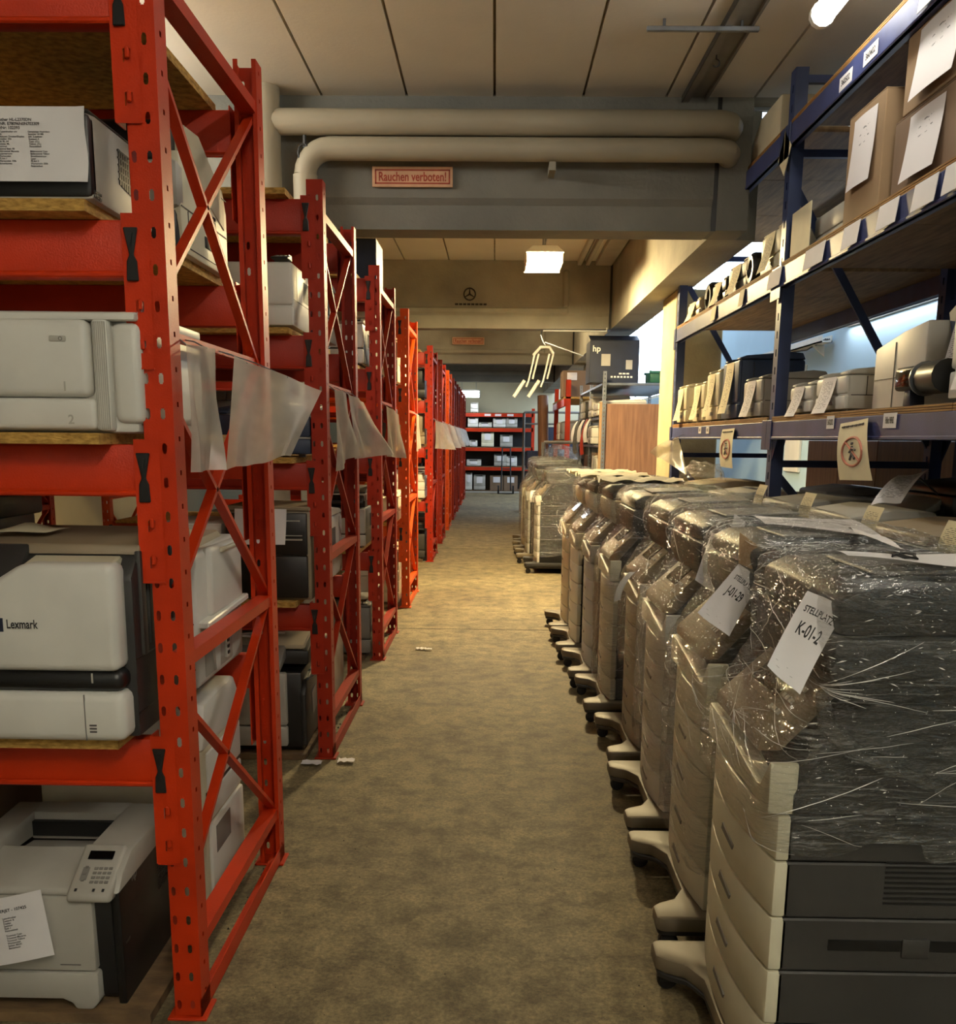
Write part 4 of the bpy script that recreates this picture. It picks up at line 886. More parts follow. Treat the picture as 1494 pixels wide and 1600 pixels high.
def caster(par, x, y):
    c = part('caster', xf(lathe([(.0, -.014), (.026, -.014), (.03, -.009), (.03, .009), (.026, .014), (.0, .014)], 14), T(x, y + .01, .03) @ Matrix.Rotation(PI / 2, 4, 'Y')), 'black', par)
    part('caster_fork', join(box(x - .02, x - .016, y - .012, y + .025, .03, .075), box(x + .016, x + .02, y - .012, y + .025, .03, .075), tube([(x, y, .06), (x, y, .085)], .014, 8)), 'charcoal', c, smooth=False)
BASE_PTS = [(-.34, -.115), (-.325, -.135), (-.25, -.135), (-.225, -.11), (-.2, -.06), (-.13, -.025), (.13, -.025), (.2, -.06), (.225, -.11), (.25, -.135), (.325, -.135), (.34, -.115), (.34, .66), (-.34, .66)]
def mfp(label, xf_, yc, seams, w=.58, d=.66, front='white', side='graphite', base='base_taupe', top_z=1.27, film_low=.5, seed=1., tag=None, lean=0., deep=False, film=True, grp='film-wrapped copiers lined up along the aisle', notch=True, sheet_at=None, headm='charcoal', film_amp=.008, rot=0., scan_front=.1):
    t = thing('copier', label, 'copier', (xf_, yc, 0), -PI / 2 + rot, grp); hw = w / 2; zt = seams[-1]
    part('base', bev(prism(BASE_PTS, 'z', .078, .125), .014, 2), base, t)
    part('base_skirt', bev(prism([(p[0] * .97, p[1] * .97 + (.004 if p[1] < 0 else 0)) for p in BASE_PTS], 'z', .062, .08), .004, 1), 'charcoal', t)
    for sx in (-1, 1): caster(t, sx * .29, -.1); caster(t, sx * .27, .55)
    # drawer stack: dark side block and pale bowed fronts
    for k, (a, b) in enumerate(zip(seams[:-1], seams[1:])):
        part('cabinet_side', rbox(-hw, hw, .035, d, a + .001, b - .002, .004, 1), side, t)
        n = 8; pts = [(-hw + w * i / n, .012 - .03 * (1 - (2 * i / n - 1) ** 2)) for i in range(n + 1)] + [(hw, .05), (-hw, .05)]
        dr = part('paper_drawer', bev(prism(pts, 'z', a + .0015, b - .0025), .006, 2), front, t)
        if k < len(seams) - 2:
            part('drawer_grip', xf(bev(prism([(-.06, -.006), (.05, -.016), (.06, .0), (-.05, .016)], 'y', -.004, .006), .002, 1), T(0, -.016, (a + b) / 2)), 'mid_grey', dr)
    # upper body with notch, slanted panel, scanner
    part('upper_body', bev(prism([(.035, zt), (.035, zt + .05), (.19, zt + .25), (d, zt + .25), (d, zt)], 'x', -hw, hw), .006, 1), side, t)
    pts = [(hw, zt + .002), (hw, zt + .115), (hw - .012, zt + .118), (hw - .075, zt + .045), (hw - .1, zt + .04), (-hw + .1, zt + .085), (-hw, zt + .09), (-hw, zt + .002)]
    part('top_cover', bev(prism(pts, 'y', -.012, .05), .008, 2), front, t)
    c1 = (.03, zt + .09); c2 = (.19, zt + .27)
    cp = part('control_panel', bev(prism([(-.005, zt + .1), (.0, zt + .13), (.17, zt + .29), (.2, zt + .27), (.05, zt + .1)], 'x', -hw + .03, hw - .13), .008, 2), 'taupe', t)
    ang = math.atan2(.16, .17)
    part('display', xf(bev(box(-.1, .1, -.05, .05, 0, .006), .003, 1), T(-.06, .1, zt + .228) @ Matrix.Rotation(ang, 4, 'X')), 'screen', cp)
    part('keypad', join(*[xf(box(-.008, .008, -.006, .006, 0, .005), T(.07 + .025 * i, .05 + .028 * j, zt + .18 + .0264 * j) @ Matrix.Rotation(ang, 4, 'X')) for i in range(3) for j in range(4)]), 'light_grey', cp, smooth=False)
    zs = zt + .25
    part('scanner', bev(prism([(scan_front + .03, zs), (scan_front, zs + .06), (scan_front, zs + .14), (d + .0, zs + .14), (d, zs)], 'x', -hw - .01, hw + .01), .012, 2), headm, t)
    part('document_feeder', bev(prism([(scan_front + .01, zs + .142), (scan_front + .005, top_z - .04), (scan_front + .06, top_z - .012), (d * .6, top_z), (d - .02, top_z - .03), (d - .01, zs + .142)], 'x', -hw + .01, hw), .014, 2), 'charcoal', t)
    part('feeder_tray', bev(prism([(scan_front + .12, top_z - .004), (d * .75, top_z + .006), (d * .75, top_z + .016), (scan_front + .12, top_z + .004)], 'x', -hw * .5, hw * .6), .003, 1), 'mid_grey', t)
    # vents and feed slot on the camera side
    part('side_vent', join(*[box(hw - .001, hw + .0015, .26, .34, zt - .02 + k * .012, zt - .014 + k * .012) for k in range(6)]), 'black', t, smooth=False)
    part('side_vent', join(*[box(hw - .001, hw + .0015, .25, .62, zt - .20 + k * .012, zt - .195 + k * .012) for k in range(9)]), 'black', t, smooth=False)
    part('feed_slot', join(box(hw - .001, hw + .002, .14, .3, zt - .31, zt - .285), box(hw - .001, hw + .002, .36, .5, zt - .31, zt - .285)), 'black', t, smooth=False)
    part('side_latch', rbox(hw - .001, hw + .006, .3, .36, zt - .325, zt - .28, .003), 'graphite', t)
    part('side_latch', rbox(hw - .001, hw + .004, .3, .36, seams[1] - .03, seams[1] - .004, .003), 'graphite', t)
    if film:
        e = .016
        lv = [(film_low, -hw - e, hw + e, -.03, d + e)] if film_low < zt - .05 else []
        lv += [(zt + .02, -hw - e, hw + e, -.032, d + e), (zt + .1, -hw - e, hw + e, -.02, d + e), (zt + .28, -hw - e, hw + e, scan_front * .9 + .0, d + e), (zs + .14, -hw - .022, hw + .022, scan_front - .02, d + e), (top_z - .02, -hw - .005, hw + .01, scan_front - .008, d), (top_z + .012, -hw + .02, hw - .01, scan_front + .02, d - .02)]
        fs = film_shape(lv, seed, amp=film_amp, skirt=.06)
        fo = part('stretch_film', fs, 'film', t, 'clear wrinkled stretch film', smooth=False)
        po = part('pleat_glints', glint_pleats(fs[0], 132, seed, (130 if yc < 3.5 else 80) if yc < 6 else 30, (620 if yc < 3.5 else 300) if yc < 6 else 110), 'film_pleat', fo); po['kind'] = 'stuff'
    return t
def loc_sheet(t, W, H, P, code, head='STELLPLATZ', curl=.02):
    """white location sheet: lower left, lower right, upper right, upper left corners in the copier's own frame"""
    f = flat_fn(*P, curl=curl)
    s = sheet('location_sheet', f, 'paper', t, 'white location sheet with printed place number', 12, 12)
    text_on('lettering', head, H * .105, 'ink', t, f, W, H, W * .52, H * .82, xs=.92)
    text_on('lettering', code, H * .21, 'ink', t, f, W, H, W * .52, H * .6, xs=.72)
    for (x, y, l) in ((.12, .15, .2), (.45, .15, .12), (.2, .09, .3), (.6, .09, .2)):
        text_on('small_print', '-' * int(l * 40), H * .03, 'ink_grey', t, f, W, H, W * x, H * y, 'LEFT', xs=.6)
    return f
S5 = [.125, .27, .40, .527, .658, .763]
S4 = [.125, .25, .40, .55, .68, .79]
def L2W(t): return t.matrix_basis
def in_local(t, p):
    """world point to the copier's own frame"""
    return tuple(Matrix.LocRotScale(t.location, t.rotation_euler, None).inverted() @ Vector(p))
m1 = mfp('film-wrapped copier nearest the camera, with sheet K-01-2', .605, 2.235, S5, seed=1.3, film_low=.7, front='cream', side='graphite', base='base_taupe', film_amp=.009)
m2 = mfp('film-wrapped copier second in the row, with sheet J-01-29', .645, 3.03, S4, seed=2.9, film_low=.24, front='cream', film_amp=.01)
m3 = mfp('film-wrapped copier third in the row, behind sheet J-01-29', .66, 3.82, S4, seed=4.1, film_low=.3, front='white', headm='charcoal', film_amp=.01)
m4 = mfp('copier fourth in the row, wrapped only in its upper half', .68, 4.6, S4, seed=5.7, film_low=.48, front='light_grey', headm='charcoal', side='charcoal', film_amp=.01)
m5 = mfp('fully wrapped copier fifth in the row along the aisle', .645, 5.45, S4, seed=6.2, film_low=.16, front='cream', headm='charcoal', film_amp=.013)
m6 = mfp('copier sixth in the row with its grey card slot showing', .615, 6.2, S4, seed=7.7, film_low=.82, front='light_grey', headm='beige', side='charcoal', film_amp=.013)
m7 = mfp('pale copier seventh in the row, draped in creased film', .585, 6.97, S4, seed=8.1, film_low=.8, front='cream', headm='cream', film_amp=.012)
m8 = mfp('last copier of the near row, beside the lamp-yellowed column', .575, 7.7, S4, seed=9.4, film_low=.85, front='cream', headm='cream', film_amp=.012, top_z=1.24)
def pq(t, px, py, y): return in_local(t, at_y(px, py, y))
# location sheets: lower left, lower right, upper right, upper left
loc_sheet(m1, .17, .24, [pq(m1, 1199, 1040, 1.93), pq(m1, 1249, 1086, 1.905), pq(m1, 1322, 952, 1.985), pq(m1, 1263, 922, 2.02)], 'K-01-2', curl=-.012)
loc_sheet(m2, .2, .25, [pq(m2, 1090, 957, 2.72), pq(m2, 1139, 995, 2.69), pq(m2, 1188, 908, 2.76), pq(m2, 1155, 880, 2.80)], 'J-01-29', curl=-.012)
loc_sheet(m3, .18, .3, [pq(m3, 1086, 906, 3.46), pq(m3, 1116, 926, 3.44), pq(m3, 1134, 838, 3.47), pq(m3, 1112, 832, 3.5)], 'J-01', curl=-.01)
# papers lying flat on top of the wrapped copiers
def lay(label, pts, m='paper', curl=.006, hand=None):
    f = flat_fn(*pts, curl=curl); s, U = grid(f, 10, 8)
    o = single('paper_sheet', label, 'paper', s, m, uv=U)
    return o, f
o, f = lay('white sheet with a hand-drawn scribble on top of the nearest copier', [at_z(1325, 868, 1.3), at_z(1494, 884, 1.3), at_z(1494, 866, 1.3), at_z(1290, 864, 1.3)])
part('scribble', tube([f(.55 + .12 * math.sin(k * .9), .35 + .3 * math.cos(k * 1.3)) + Vector((0, 0, .004)) for k in range(14)], .0025, 5), 'ink', o)
lay('printed sheet under the film on the second copier', [at_z(1195, 818, 1.29), at_z(1380, 838, 1.29), at_z(1330, 812, 1.29), at_z(1170, 806, 1.29)], 'print_sheet')
lay('plain white sheet lying askew beside the printed one on the second copier', [at_z(1335, 832, 1.3), at_z(1410, 857, 1.3), at_z(1375, 838, 1.3), at_z(1325, 826, 1.3)])
o, f = lay('lilac sheet with handwriting stuck to the front of the third copier', [pq(m3, 1130, 870, 3.5), pq(m3, 1152, 875, 3.49), pq(m3, 1165, 815, 3.5), pq(m3, 1148, 803, 3.52)], 'paper')
o.parent = m3; o.name = 'note_sheet'
for k_ in ('label', 'category'): del o[k_]
text_on('handwriting', 'gelb', .05, 'ink', m3, f, .1, .24, .05, .15, xs=.8)
f = flat_fn(pq(m2, 1154, 880, 2.79), pq(m2, 1176, 890, 2.78), pq(m2, 1184, 852, 2.82), pq(m2, 1156, 832, 2.84)); sheet('cardboard_slip', f, 'card_light', m2)
# paper strips and curled sheets under the film of the middle copiers
def strip(t, label, pts, m='paper_warm', curl=.02):
    f = flat_fn(*[in_local(t, p) for p in pts], curl=curl); sheet('paper_strip', f, m, t, label, 8, 10)
strip(m5, 'pale paper strip hanging in the film', [at_y(1020, 885, 5.12), at_y(1043, 880, 5.1), at_y(1078, 792, 5.12), at_y(1038, 800, 5.14)], 'beige')
strip(m4, 'curled grey sheet end', [at_y(958, 945, 4.27), at_y(968, 935, 4.26), at_y(1000, 890, 4.3), at_y(985, 895, 4.31)], 'light_grey')
strip(m6, 'folded paper corner', [at_y(968, 825, 5.87), at_y(985, 842, 5.86), at_y(1000, 805, 5.88), at_y(975, 812, 5.9)], 'light_grey')
# twisted film edge on the near copier
P_ = [(1283, 1078), (1292, 1130), (1330, 1172), (1390, 1200), (1450, 1225), (1530, 1250)]
part('film_fold', tube([Vector(in_local(m1, at_y(a, b, 1.925))) + Vector((.0, 0, 0)) for a, b in P_], [.012, .02, .022, .018, .014, .01], 9), 'film', m1)
part('film_fold', tube([Vector(in_local(m1, at_y(a, b, 1.93))) for a, b in [(1262, 1150), (1275, 1165), (1268, 1185), (1250, 1200)]], [.004, .012, .008, .002], 7), 'film', m1)
# film mounds heaped over the last copiers and a big heap behind the near row
def film_heap(label, c, rx, ry, rz, seed, m='film'):
    V, F = [], []; na, nb = 40, 14
    for j in range(nb + 1):
        th = j / nb * PI / 2
        for k in range(na):
            a = 2 * PI * k / na; n = Vector((math.cos(a) * math.cos(th), math.sin(a) * math.cos(th), math.sin(th)))
            s = 1 + .25 * noise.noise(n * 3 + Vector((seed, 0, 0))) + .12 * noise.noise(n * 9 + Vector((0, seed, 0)))
            V.append((c[0] + n.x * rx * s, c[1] + n.y * ry * s, c[2] + max(0, n.z * rz * s)))
    for j in range(nb): F += [(j * na + k, j * na + (k + 1) % na, (j + 1) * na + (k + 1) % na, (j + 1) * na + k) for k in range(na)]
    return single('film_heap', label, 'film', (V, F), m)
film_heap('crumpled clear film heaped on the copiers below the far blue shelf', (1.48, 6.9, 1.28), .14, .3, .12, 3.1)
for k, (x, y) in enumerate(((.86, 6.97), (.85, 7.68), (.92, 6.2))):
    v, U = grid(lambda u, w: (x - .26 + u * .5, y - .26 + w * .5, 1.29 + .02 * abs(math.sin(9 * u + 4 * w + k)) + .012 * math.sin(13 * w)), 14, 14)
    o = single('folded_film', ['pale folded sheet lying on the seventh copier', 'pale folded sheet lying on the last copier of the near row', 'pale folded sheet lying on the sixth copier'][k], 'sheet', v, 'paper_warm')
# ------------------------------------------------------------------ second row of machines under the blue rack
def low_mfp(label, x, y, top, m, m2_, rot=0., w=.52, d=.56, tagged=False, dark=False):
    t = thing('copier', label, 'copier', (x, y, 0), -PI / 2 + rot, 'copiers parked under the blue rack'); hw = w / 2
    part('body', rbox(-hw, hw, 0, d, .06, top - .2, .01), m2_, t)
    part('base', bev(box(-hw - .03, hw + .03, -.04, d, .0, .06), .01, 1), 'charcoal', t)
    dz = (top - .3) / 4
    for k in range(4): part('paper_drawer', rbox(-hw, hw, -.02, .03, .065 + k * dz, .06 + (k + 1) * dz, .006), m, t)
    part('scanner', bev(prism([(.0, top - .2), (-.03, top - .12), (-.03, top - .07), (d, top - .05), (d, top - .2)], 'x', -hw - .02, hw + .02), .01, 2), m, t)
    part('scanner_lid', bev(prism([(-.02, top - .066), (-.01, top - .03), (d * .5, top), (d - .02, top - .01), (d - .01, top - .045)], 'x', -hw - .01, hw + .01), .012, 2), m2_, t)
    part('output_slot', box(-hw + .05, hw - .05, -.033, -.02, top - .155, top - .11), 'black', t, smooth=False)
    part('control_panel', bev(prism([(-.1, top - .16), (-.1, top - .13), (-.02, top - .075), (-.02, top - .13)], 'x', -hw, hw - .08), .006, 1), 'mid_grey', t)
    if tagged:
        f = lambda u, v: (-.07 + u * .14, -.035 - .07 * (1 - abs(2 * v - 1)) * (1 if v < .5 else .6) - .0 , top - .17 + v * .2 if v < .8 else top - .01)
        sheet('tag', lambda u, v: (-.1 + u * .15, -.105 - .015 * math.sin(3 * v) + (.03 * v), top - .12 + v * .17), 'print_warm', t, 'folded paper tag', 6, 6)
    return t
low_mfp('pale copier with a folded tag, behind the nearest wrapped copier', 1.46, 2.84, 1.27, 'white', 'light_grey', tagged=True, d=.5)
low_mfp('white copier with a folded tag, behind the second wrapped copier', 1.47, 3.5, 1.27, 'cream', 'taupe', tagged=True, d=.5)
low_mfp('grey copier with an upright tag under the near blue beam', 1.46, 4.2, 1.28, 'white', 'light_grey', tagged=True, d=.36)
low_mfp('beige copier with a small tag beside the blue upright', 1.46, 4.95, 1.28, 'beige', 'mid_grey', tagged=True, d=.48)
low_mfp('grey topped copier under the far blue bay', 1.46, 6.3, 1.25, 'taupe', 'light_grey', d=.48)
low_mfp('rounded beige copier under the far blue bay, bearing a film heap', 1.44, 7.0, 1.28, 'beige', 'taupe', d=.48)
low_mfp('dark copier at the end of the far blue bay', 1.45, 7.75, 1.2, 'mid_grey', 'charcoal')
for k, (y, x, m_) in enumerate(((3.45, 2.11, 'mid_grey'), (5.15, 2.11, 'light_grey'), (6.4, 2.11, 'mid_grey'))): low_mfp(['flat dark copier deep under the near blue shelf, by the black copier', 'flat grey copier deep under the blue shelf, before the upright', 'flat dark copier deep under the blue shelf, past the upright'][k], x, y, 1.27, m_, 'mid_grey', d=.42)
low_mfp('large black copier with a big data sheet on its tray, near the frame edge', 1.93, 4.3, 1.4, 'black', 'black', d=.6)
o, f = lay('large white data sheet leaning on the black copier', [at_y(1360, 790, 4.02), at_y(1408, 784, 4.0), at_y(1452, 734, 4.12), at_y(1403, 745, 4.16)], 'print_sheet', .02)
part('sheet_clip', tube([f(.6, .97), Vector((1.92, 4.2, 1.33))], .004, 6), 'steel', o)
# ================================================================== BLUE RACK
XB = 1.65; BD = .92; Y1, Y2, Y0 = 5.74, 8.9, 2.3; SH = [1.66, 2.51, 3.25]; HB = [.1, .11, .11]
t = thing('pallet_rack', 'dark blue shelving rack with plywood shelves along the right of the aisle', 'rack', (0, 0, 0))
def b_upright(x, y, h=3.55):
    n = int(h / .1); vs = [0.]
    for k in range(n): vs += [k * .1 + .03, k * .1 + .07]
    vs.append(h)
    face = holed([-.045, -.012, .006, .045], vs, lambda i, j: i == 1 and j % 2 == 1 and j < len(vs) - 2, lambda u, v: (-.035, u, v))
    u = part('upright', join(face, box(-.035, .035, -.046, -.044, 0, h), box(-.035, .035, .044, .046, 0, h), box(.033, .035, -.045, -.02, 0, h), box(.033, .035, .02, .045, 0, h), box(-.07, .07, -.07, .07, 0, .006)), 'blue', t, smooth=False, loc=(x, y, 0))
    return u
for y in (Y0, Y1, Y2):
    for x in (XB, XB + BD): b_upright(x, y)
    for z in (.3, 1.42, 3.12, 3.5): part('cross_bar', bar((XB, y, z), (XB + BD, y, z), .035, .04), 'blue', t, smooth=False)
    for p, q in (((XB + BD, .35), (XB, 1.38)), ((XB, 2.98), (XB + BD, 1.5))): part('brace', bar((p[0], y + .02, p[1]), (q[0], y + .02, q[1]), .045, .02, (0, 1, 0)), 'blue', t, smooth=False)
for z, h in zip(SH, HB):
    for a, b in ((Y0 + .05, Y1 - .05), (Y1 + .05, Y2 - .05)):
        for x, s in ((XB - .03, 1), (XB + BD + .03, -1)):
            bm_ = part('beam', bev(join(box(x - .025, x + .025, a, b, z - h, z), box(x - .03 if s > 0 else x, x if s > 0 else x + .03, a, b, z - h, z - h + .015)), .003, 1), 'blue_beam', t)
            for e in (a, b): part('beam_connector', bev(box(x - .032, x - .026, e - .045 if e == b else e - .05, e + .05 if e == b else e + .045, z - h - .06, z + .01), .002, 1), 'blue', bm_)
            if z < 2: part('beam_bracket', prism([(b - .09, z - h), (b, z - h), (b, z - h - .12)], 'x', x - .004, x + .004), 'blue', bm_, smooth=False)
        n = 3; st = (b - a) / n
        for k in range(n): 
            sb = part('shelf_board', box(XB - .045, XB + BD + .045, a + k * st + .003, a + (k + 1) * st - .003, z, z + .03), 'plywood', t, 'brown plywood shelf board', smooth=False)
            part('board_edge', join(*[box(XB - .0475, XB - .045, a + k * st + .003, a + (k + 1) * st - .003, z + .002 + j * .0095, z + .008 + j * .0095) for j in range(3)]), 'ply_edge', sb, smooth=False)
def plate(label_, y, z, w, h, s, m='paper', x=XB - .0575, hang=0):
    p = part('label_plate', box(x - .002, x, y - w / 2, y + w / 2, z - h / 2, z + h / 2), m, t, label_, smooth=False)
    if s: text('lettering', s, h * .62, 'ink', p, T(x - .0028, y, z) @ LEFTF, xs=min(1, w / h * .62 * 4 / len(s)))
def pl(px, py, w, h, s, z=None, m='paper'):
    q = at_x(px, py, XB - .0575); plate('white label with printed number' if s else 'blank white label', q.y, q.z, w, h, s, m)
pl(1322, 125, .16, .06, '360502'); pl(1361, 83, .16, .06, '360402'); pl(1117, 338, .12, .05, '360102'); pl(1129, 322, .12, .05, '360103')
pl(1298, 660, .1, .06, '360202'); pl(1391, 657, .13, .06, 'Pallet 96962'); pl(1094, 672, .1, .05, '3601'); pl(1106, 672, .1, .05, '3602')
for (pxa, w) in ((1425, .22), (1275, .3), (1330, .2), (1385, .2), (1440, .2), (1480, .12), (1215, .25), (1165, .12), (1122, .14)):
    zz = 2.46; v = ray(pxa, 400); y = (XB - .0575) / v.x * v.y
    if pxa == 1425: zz = 3.19
    p = part('label_flap', bev(xf(box(-.0015, .0015, -w / 2, w / 2, -.05, .05), T(XB - .068, y, zz) @ Matrix.Rotation(.12, 4, 'Y')), .001, 1), 'paper' if pxa > 1200 else 'paper_warm', t, 'blank paper strip on the beam')
# sheets hung under the lowest beam
def proh(label, pts, curl=.012):
    f = flat_fn(*pts, curl=curl); s, U = grid(f, 8, 12); o = single('warning_sheet', label, 'sign', s, 'paper_warm', uv=U)
    def on(u, v, e=.002):
        q = f(u, v); n = (f(u + .01, v) - q).cross(f(u, v + .01) - q).normalized(); return q + n * e
    part('prohibition_ring', tube([on(.5 + .3 * math.cos(a), .48 + .24 * math.sin(a)) for a in [k * PI / 14 for k in range(29)]], .006, 6), 'ink_faded', o)
    part('prohibition_bar', tube([on(.29, .65), on(.71, .31)], .005, 6), 'ink_faded', o)
    part('figure', join(tube([on(.5, .57), on(.5, .46)], .006, 6), tube([on(.5, .46), on(.44, .34)], .006, 6), tube([on(.5, .46), on(.57, .36)], .006, 6), tube([on(.42, .47), on(.5, .54), on(.6, .5)], .005, 6), tube([on(.5, .6), on(.5, .63)], .008, 8)), 'ink_grey', o)
    part('caption', join(*[tube([on(.12 + k * .13, .92), on(.2 + k * .13, .92)], .005, 5) for k in range(6)]), 'ink_grey', o)
proh('larger warning sheet with a red prohibition ring hung from the blue beam', [at_x(1312, 750, 1.585), at_x(1362, 751, 1.57), at_x(1358, 653, 1.585), at_x(1315, 662, 1.585)])
proh('narrow warning sheet hung from the far blue beam', [at_x(1126, 729, 1.585), at_x(1144, 732, 1.575), at_x(1149, 669, 1.585), at_x(1130, 671, 1.585)])
sleeve('frosted plastic sleeve hung on the far blue upright', [at_x(1073, 741, 1.5), at_x(1016, 707, 1.36), at_x(1040, 690, 1.42), at_x(1060, 683, 1.55)], .02)
# red rack end standing behind the blue one
t2 = thing('pallet_rack', 'orange-red rack beam and upright glimpsed behind the blue rack', 'rack', (0, 0, 0))
part('beam', bev(box(2.66, 2.71, 2.6, 5.55, 2.36, 2.5), .004, 1), 'red', t2); part('upright', box(2.64, 2.72, 5.55, 5.63, 0, 3.0), 'blue', t2, smooth=False)
part('beam_connector', bev(box(2.632, 2.638, 5.52, 5.64, 2.2, 2.52), .002, 1), 'orange', t2)
# wooden partition behind the rack
wp = thing('wooden_partition', 'brown board partition behind the copiers under the blue rack', 'partition', (0, 0, 0))
for k in range(9): part('panel', bev(box(2.76, 2.79, 1.6 + k * .78, 2.37 + k * .78, 0, 1.56), .003, 1), 'wood_panel' if k % 3 else 'wood_dark', wp)
# ------------------------------------------------------------------ stock on the blue rack: fronts towards the aisle (-X)
LX = -PI / 2
def bitem(label, y, z, w, d, h, shell, trim, side=None, x=None, scan=False, sheet_=True, dr=1, m='print_sheet', tray=True, group='printers on the blue rack'):
    return laser('laser_printer', label, ((x or XB + .0) + d / 2, y, z), LX, w, d, h, shell, trim, side=side, scan=scan, drawers=dr, tray=tray, panel=False,
          sheet_=dict(lw=w * .45, lh=h * .75, drop=.05, m=m) if sheet_ else None, group=group)
Z3, Z2, Z1 = SH[0] + .03, SH[1] + .03, SH[2] + .03
bitem('small white printer with a hanging sheet beside the blue upright, lowest shelf', 5.35, Z3, .36, .4, .21, 'white', 'charcoal')
bitem('low white printer with a hanging sheet, second from the blue upright', 4.88, Z3, .42, .42, .23, 'white', 'charcoal')
t = thing('wide_scanner', 'wide flat white scanner with raised grey lid on the lowest blue shelf', 'scanner', (XB + .48, 4.95, Z3))
part('body', bev(prism([(.45, .0), (.45, .2), (-.5, .26), (-.5, 0)], 'x', -.02, .5), .012, 2), 'cream', t)
part('lid', bev(xf(box(-.04, .52, -.55, .48, 0, .025), T(0, 0, .262) @ Matrix.Rotation(-.09, 4, 'X')), .006, 2), 'mid_grey', t)
t = thing('wide_printer', 'tall white printer with a split front right of the wide scanner', 'printer', (XB + .26, 4.24, Z3))
part('body', bev(prism([(.25, 0), (.25, .27), (-.05, .32), (-.27, .34), (-.27, 0)], 'x', -.2, .3), .012, 2), 'white', t)
part('front_seam', join(box(-.203, -.199, .02, .025, .0, .28), box(-.203, -.199, -.25, .24, .13, .133)), 'graphite', t, smooth=False)
t = thing('barcode_scanner', 'black handheld scanner with round barrel lying on the lowest blue shelf', 'scanner', (XB - .01, 3.84, Z3 + .1))
def yb(pts, r): return tube(pts, r, 14)
part('barrel', yb([(0, -.06, 0), (0, -.09, 0), (0, -.24, .0)], [.05, .06, .062]), 'black', t)
part('head', bev(box(-.045, .045, -.06, .13, -.04, .05), .015, 3), 'charcoal', t)
part('lens', bev(box(-.05, -.04, -.04, .11, -.028, .036), .01, 2), 'screen', t)
part('handle', bev(prism([(.0, -.1), (.07, -.1), (.06, -.03), (.01, -.03)], 'x', -.03, .03), .006, 2), 'navy', t)
part('collar', tube([(0, -.055, 0), (0, -.065, 0)], .066, 16), 'steel', t)
t = thing('display_arm', 'navy panel leaning with a printed sheet behind the handheld scanner', 'panel', (XB + .16, 3.77, Z3))
part('panel', bev(xf(box(-.02, .02, -.05, .04, 0, .42), Matrix.Rotation(-.42, 4, 'X')), .004, 1), 'slate_blue', t)
sheet('data_sheet', lambda u, v: (-.05 - .01 * math.sin(3 * u), .16 - .17 * u - .02 * v - v * .09 , .13 + v * .24), 'print_sheet', t)
bitem('large white printer with two hanging sheets at the right edge of the photo', 3.3, Z3, .5, .45, .42, 'white', 'charcoal', x=XB - .03)
bitem('dark low machine behind the small white printer, lowest blue shelf', 5.9, Z3, .9, .3, .24, 'white', 'graphite', 'graphite', x=XB + .4, sheet_=False)
bitem('pale printer with hanging sheet left of the blue upright, lowest far shelf', 6.35, Z3, .42, .42, .3, 'light_grey', 'charcoal')
bitem('grey printer with a tall sheet over dark front, lowest far shelf', 6.95, Z3, .45, .45, .46, 'slate_blue', 'graphite', m='print_warm')
bitem('cream printer with open slot and sheet, lowest far shelf', 7.5, Z3, .4, .42, .42, 'cream', 'graphite', m='print_warm')
bitem('yellowed printer with sheet, next to last on the lowest far shelf', 8.0, Z3, .4, .42, .36, 'cream', 'graphite', m='print_warm')
bitem('outermost printer with a long sheet drooping off the lowest far shelf', 8.5, Z3, .38, .42, .36, 'cream', 'graphite', m='print_warm', x=XB - .04)
# middle blue shelf
laser('fax_machine', 'small pale fax machine on the middle blue shelf beside the cartons', (XB + .2, 5.15, Z2), LX, .5, .34, .17, 'light_grey', 'mid_grey', panel=False, tray=False)
single('paper_sheet', 'yellowish sheet stuck upright to the fax machine', 'paper', bev(box(-.003, .003, -.16, .16, 0, .24), .001, 1), 'paper_warm', loc=(XB - .02, 5.47, Z2))
carton('tall brown carton with a white sheet on the middle blue shelf', (XB + .16, 4.55, Z2), LX, .42, .4, .46, 'card_light', sheet_=dict(lw=.26, lh=.3, m='print_few', drop=.02))
carton('wide brown carton with a sheet and printed marks, middle blue shelf', (XB + .2, 3.98, Z2), LX, .62, .42, .3, 'card', sheet_=dict(lw=.3, lh=.25, m='print_few', drop=.03))
carton('upper brown carton with a curled sheet, stacked on the wide one', (XB + .2, 3.92, Z2 + .306), LX, .62, .42, .3, 'card_light', sheet_=dict(lw=.36, lh=.26, m='print_few', drop=.03))
def roll(label, y, z, r, l, m, x=XB + .05):
    tt = thing('paper_roll', label, 'roll', (x, y, z + r)); V = tube([(0, 0, 0), (l, 0, 0)], r, 18, cap=False); part('roll', V, m, tt); part('core', join(tube([(.01, 0, 0), (l - .01, 0, 0)], r * .45, 12)), 'black', tt); 
    part('end_ring', tube([(0, r * .72 * math.cos(k * PI / 9), r * .72 * math.sin(k * PI / 9)) for k in range(19)], r * .28, 6), m, tt)
bitem('cream printer with a curled sheet, first past the upright on the middle far shelf', 6.12, Z2, .42, .4, .3, 'cream', 'charcoal', m='print_warm')
bitem('grey slanted printer with a long sheet on the middle far shelf', 6.92, Z2, .5, .4, .25, 'mid_grey', 'charcoal', m='print_warm')
bitem('black machine under a draped yellow sheet on the middle far shelf', 7.47, Z2, .42, .4, .22, 'black', 'charcoal', m='paper_warm')
roll('black ring-shaped roll standing on the middle far shelf', 7.95, Z2, .12, .3, 'black')
roll('small dark roll next to the slanted printer on the middle far shelf', 6.5, Z2, .1, .3, 'black', x=XB + .0)
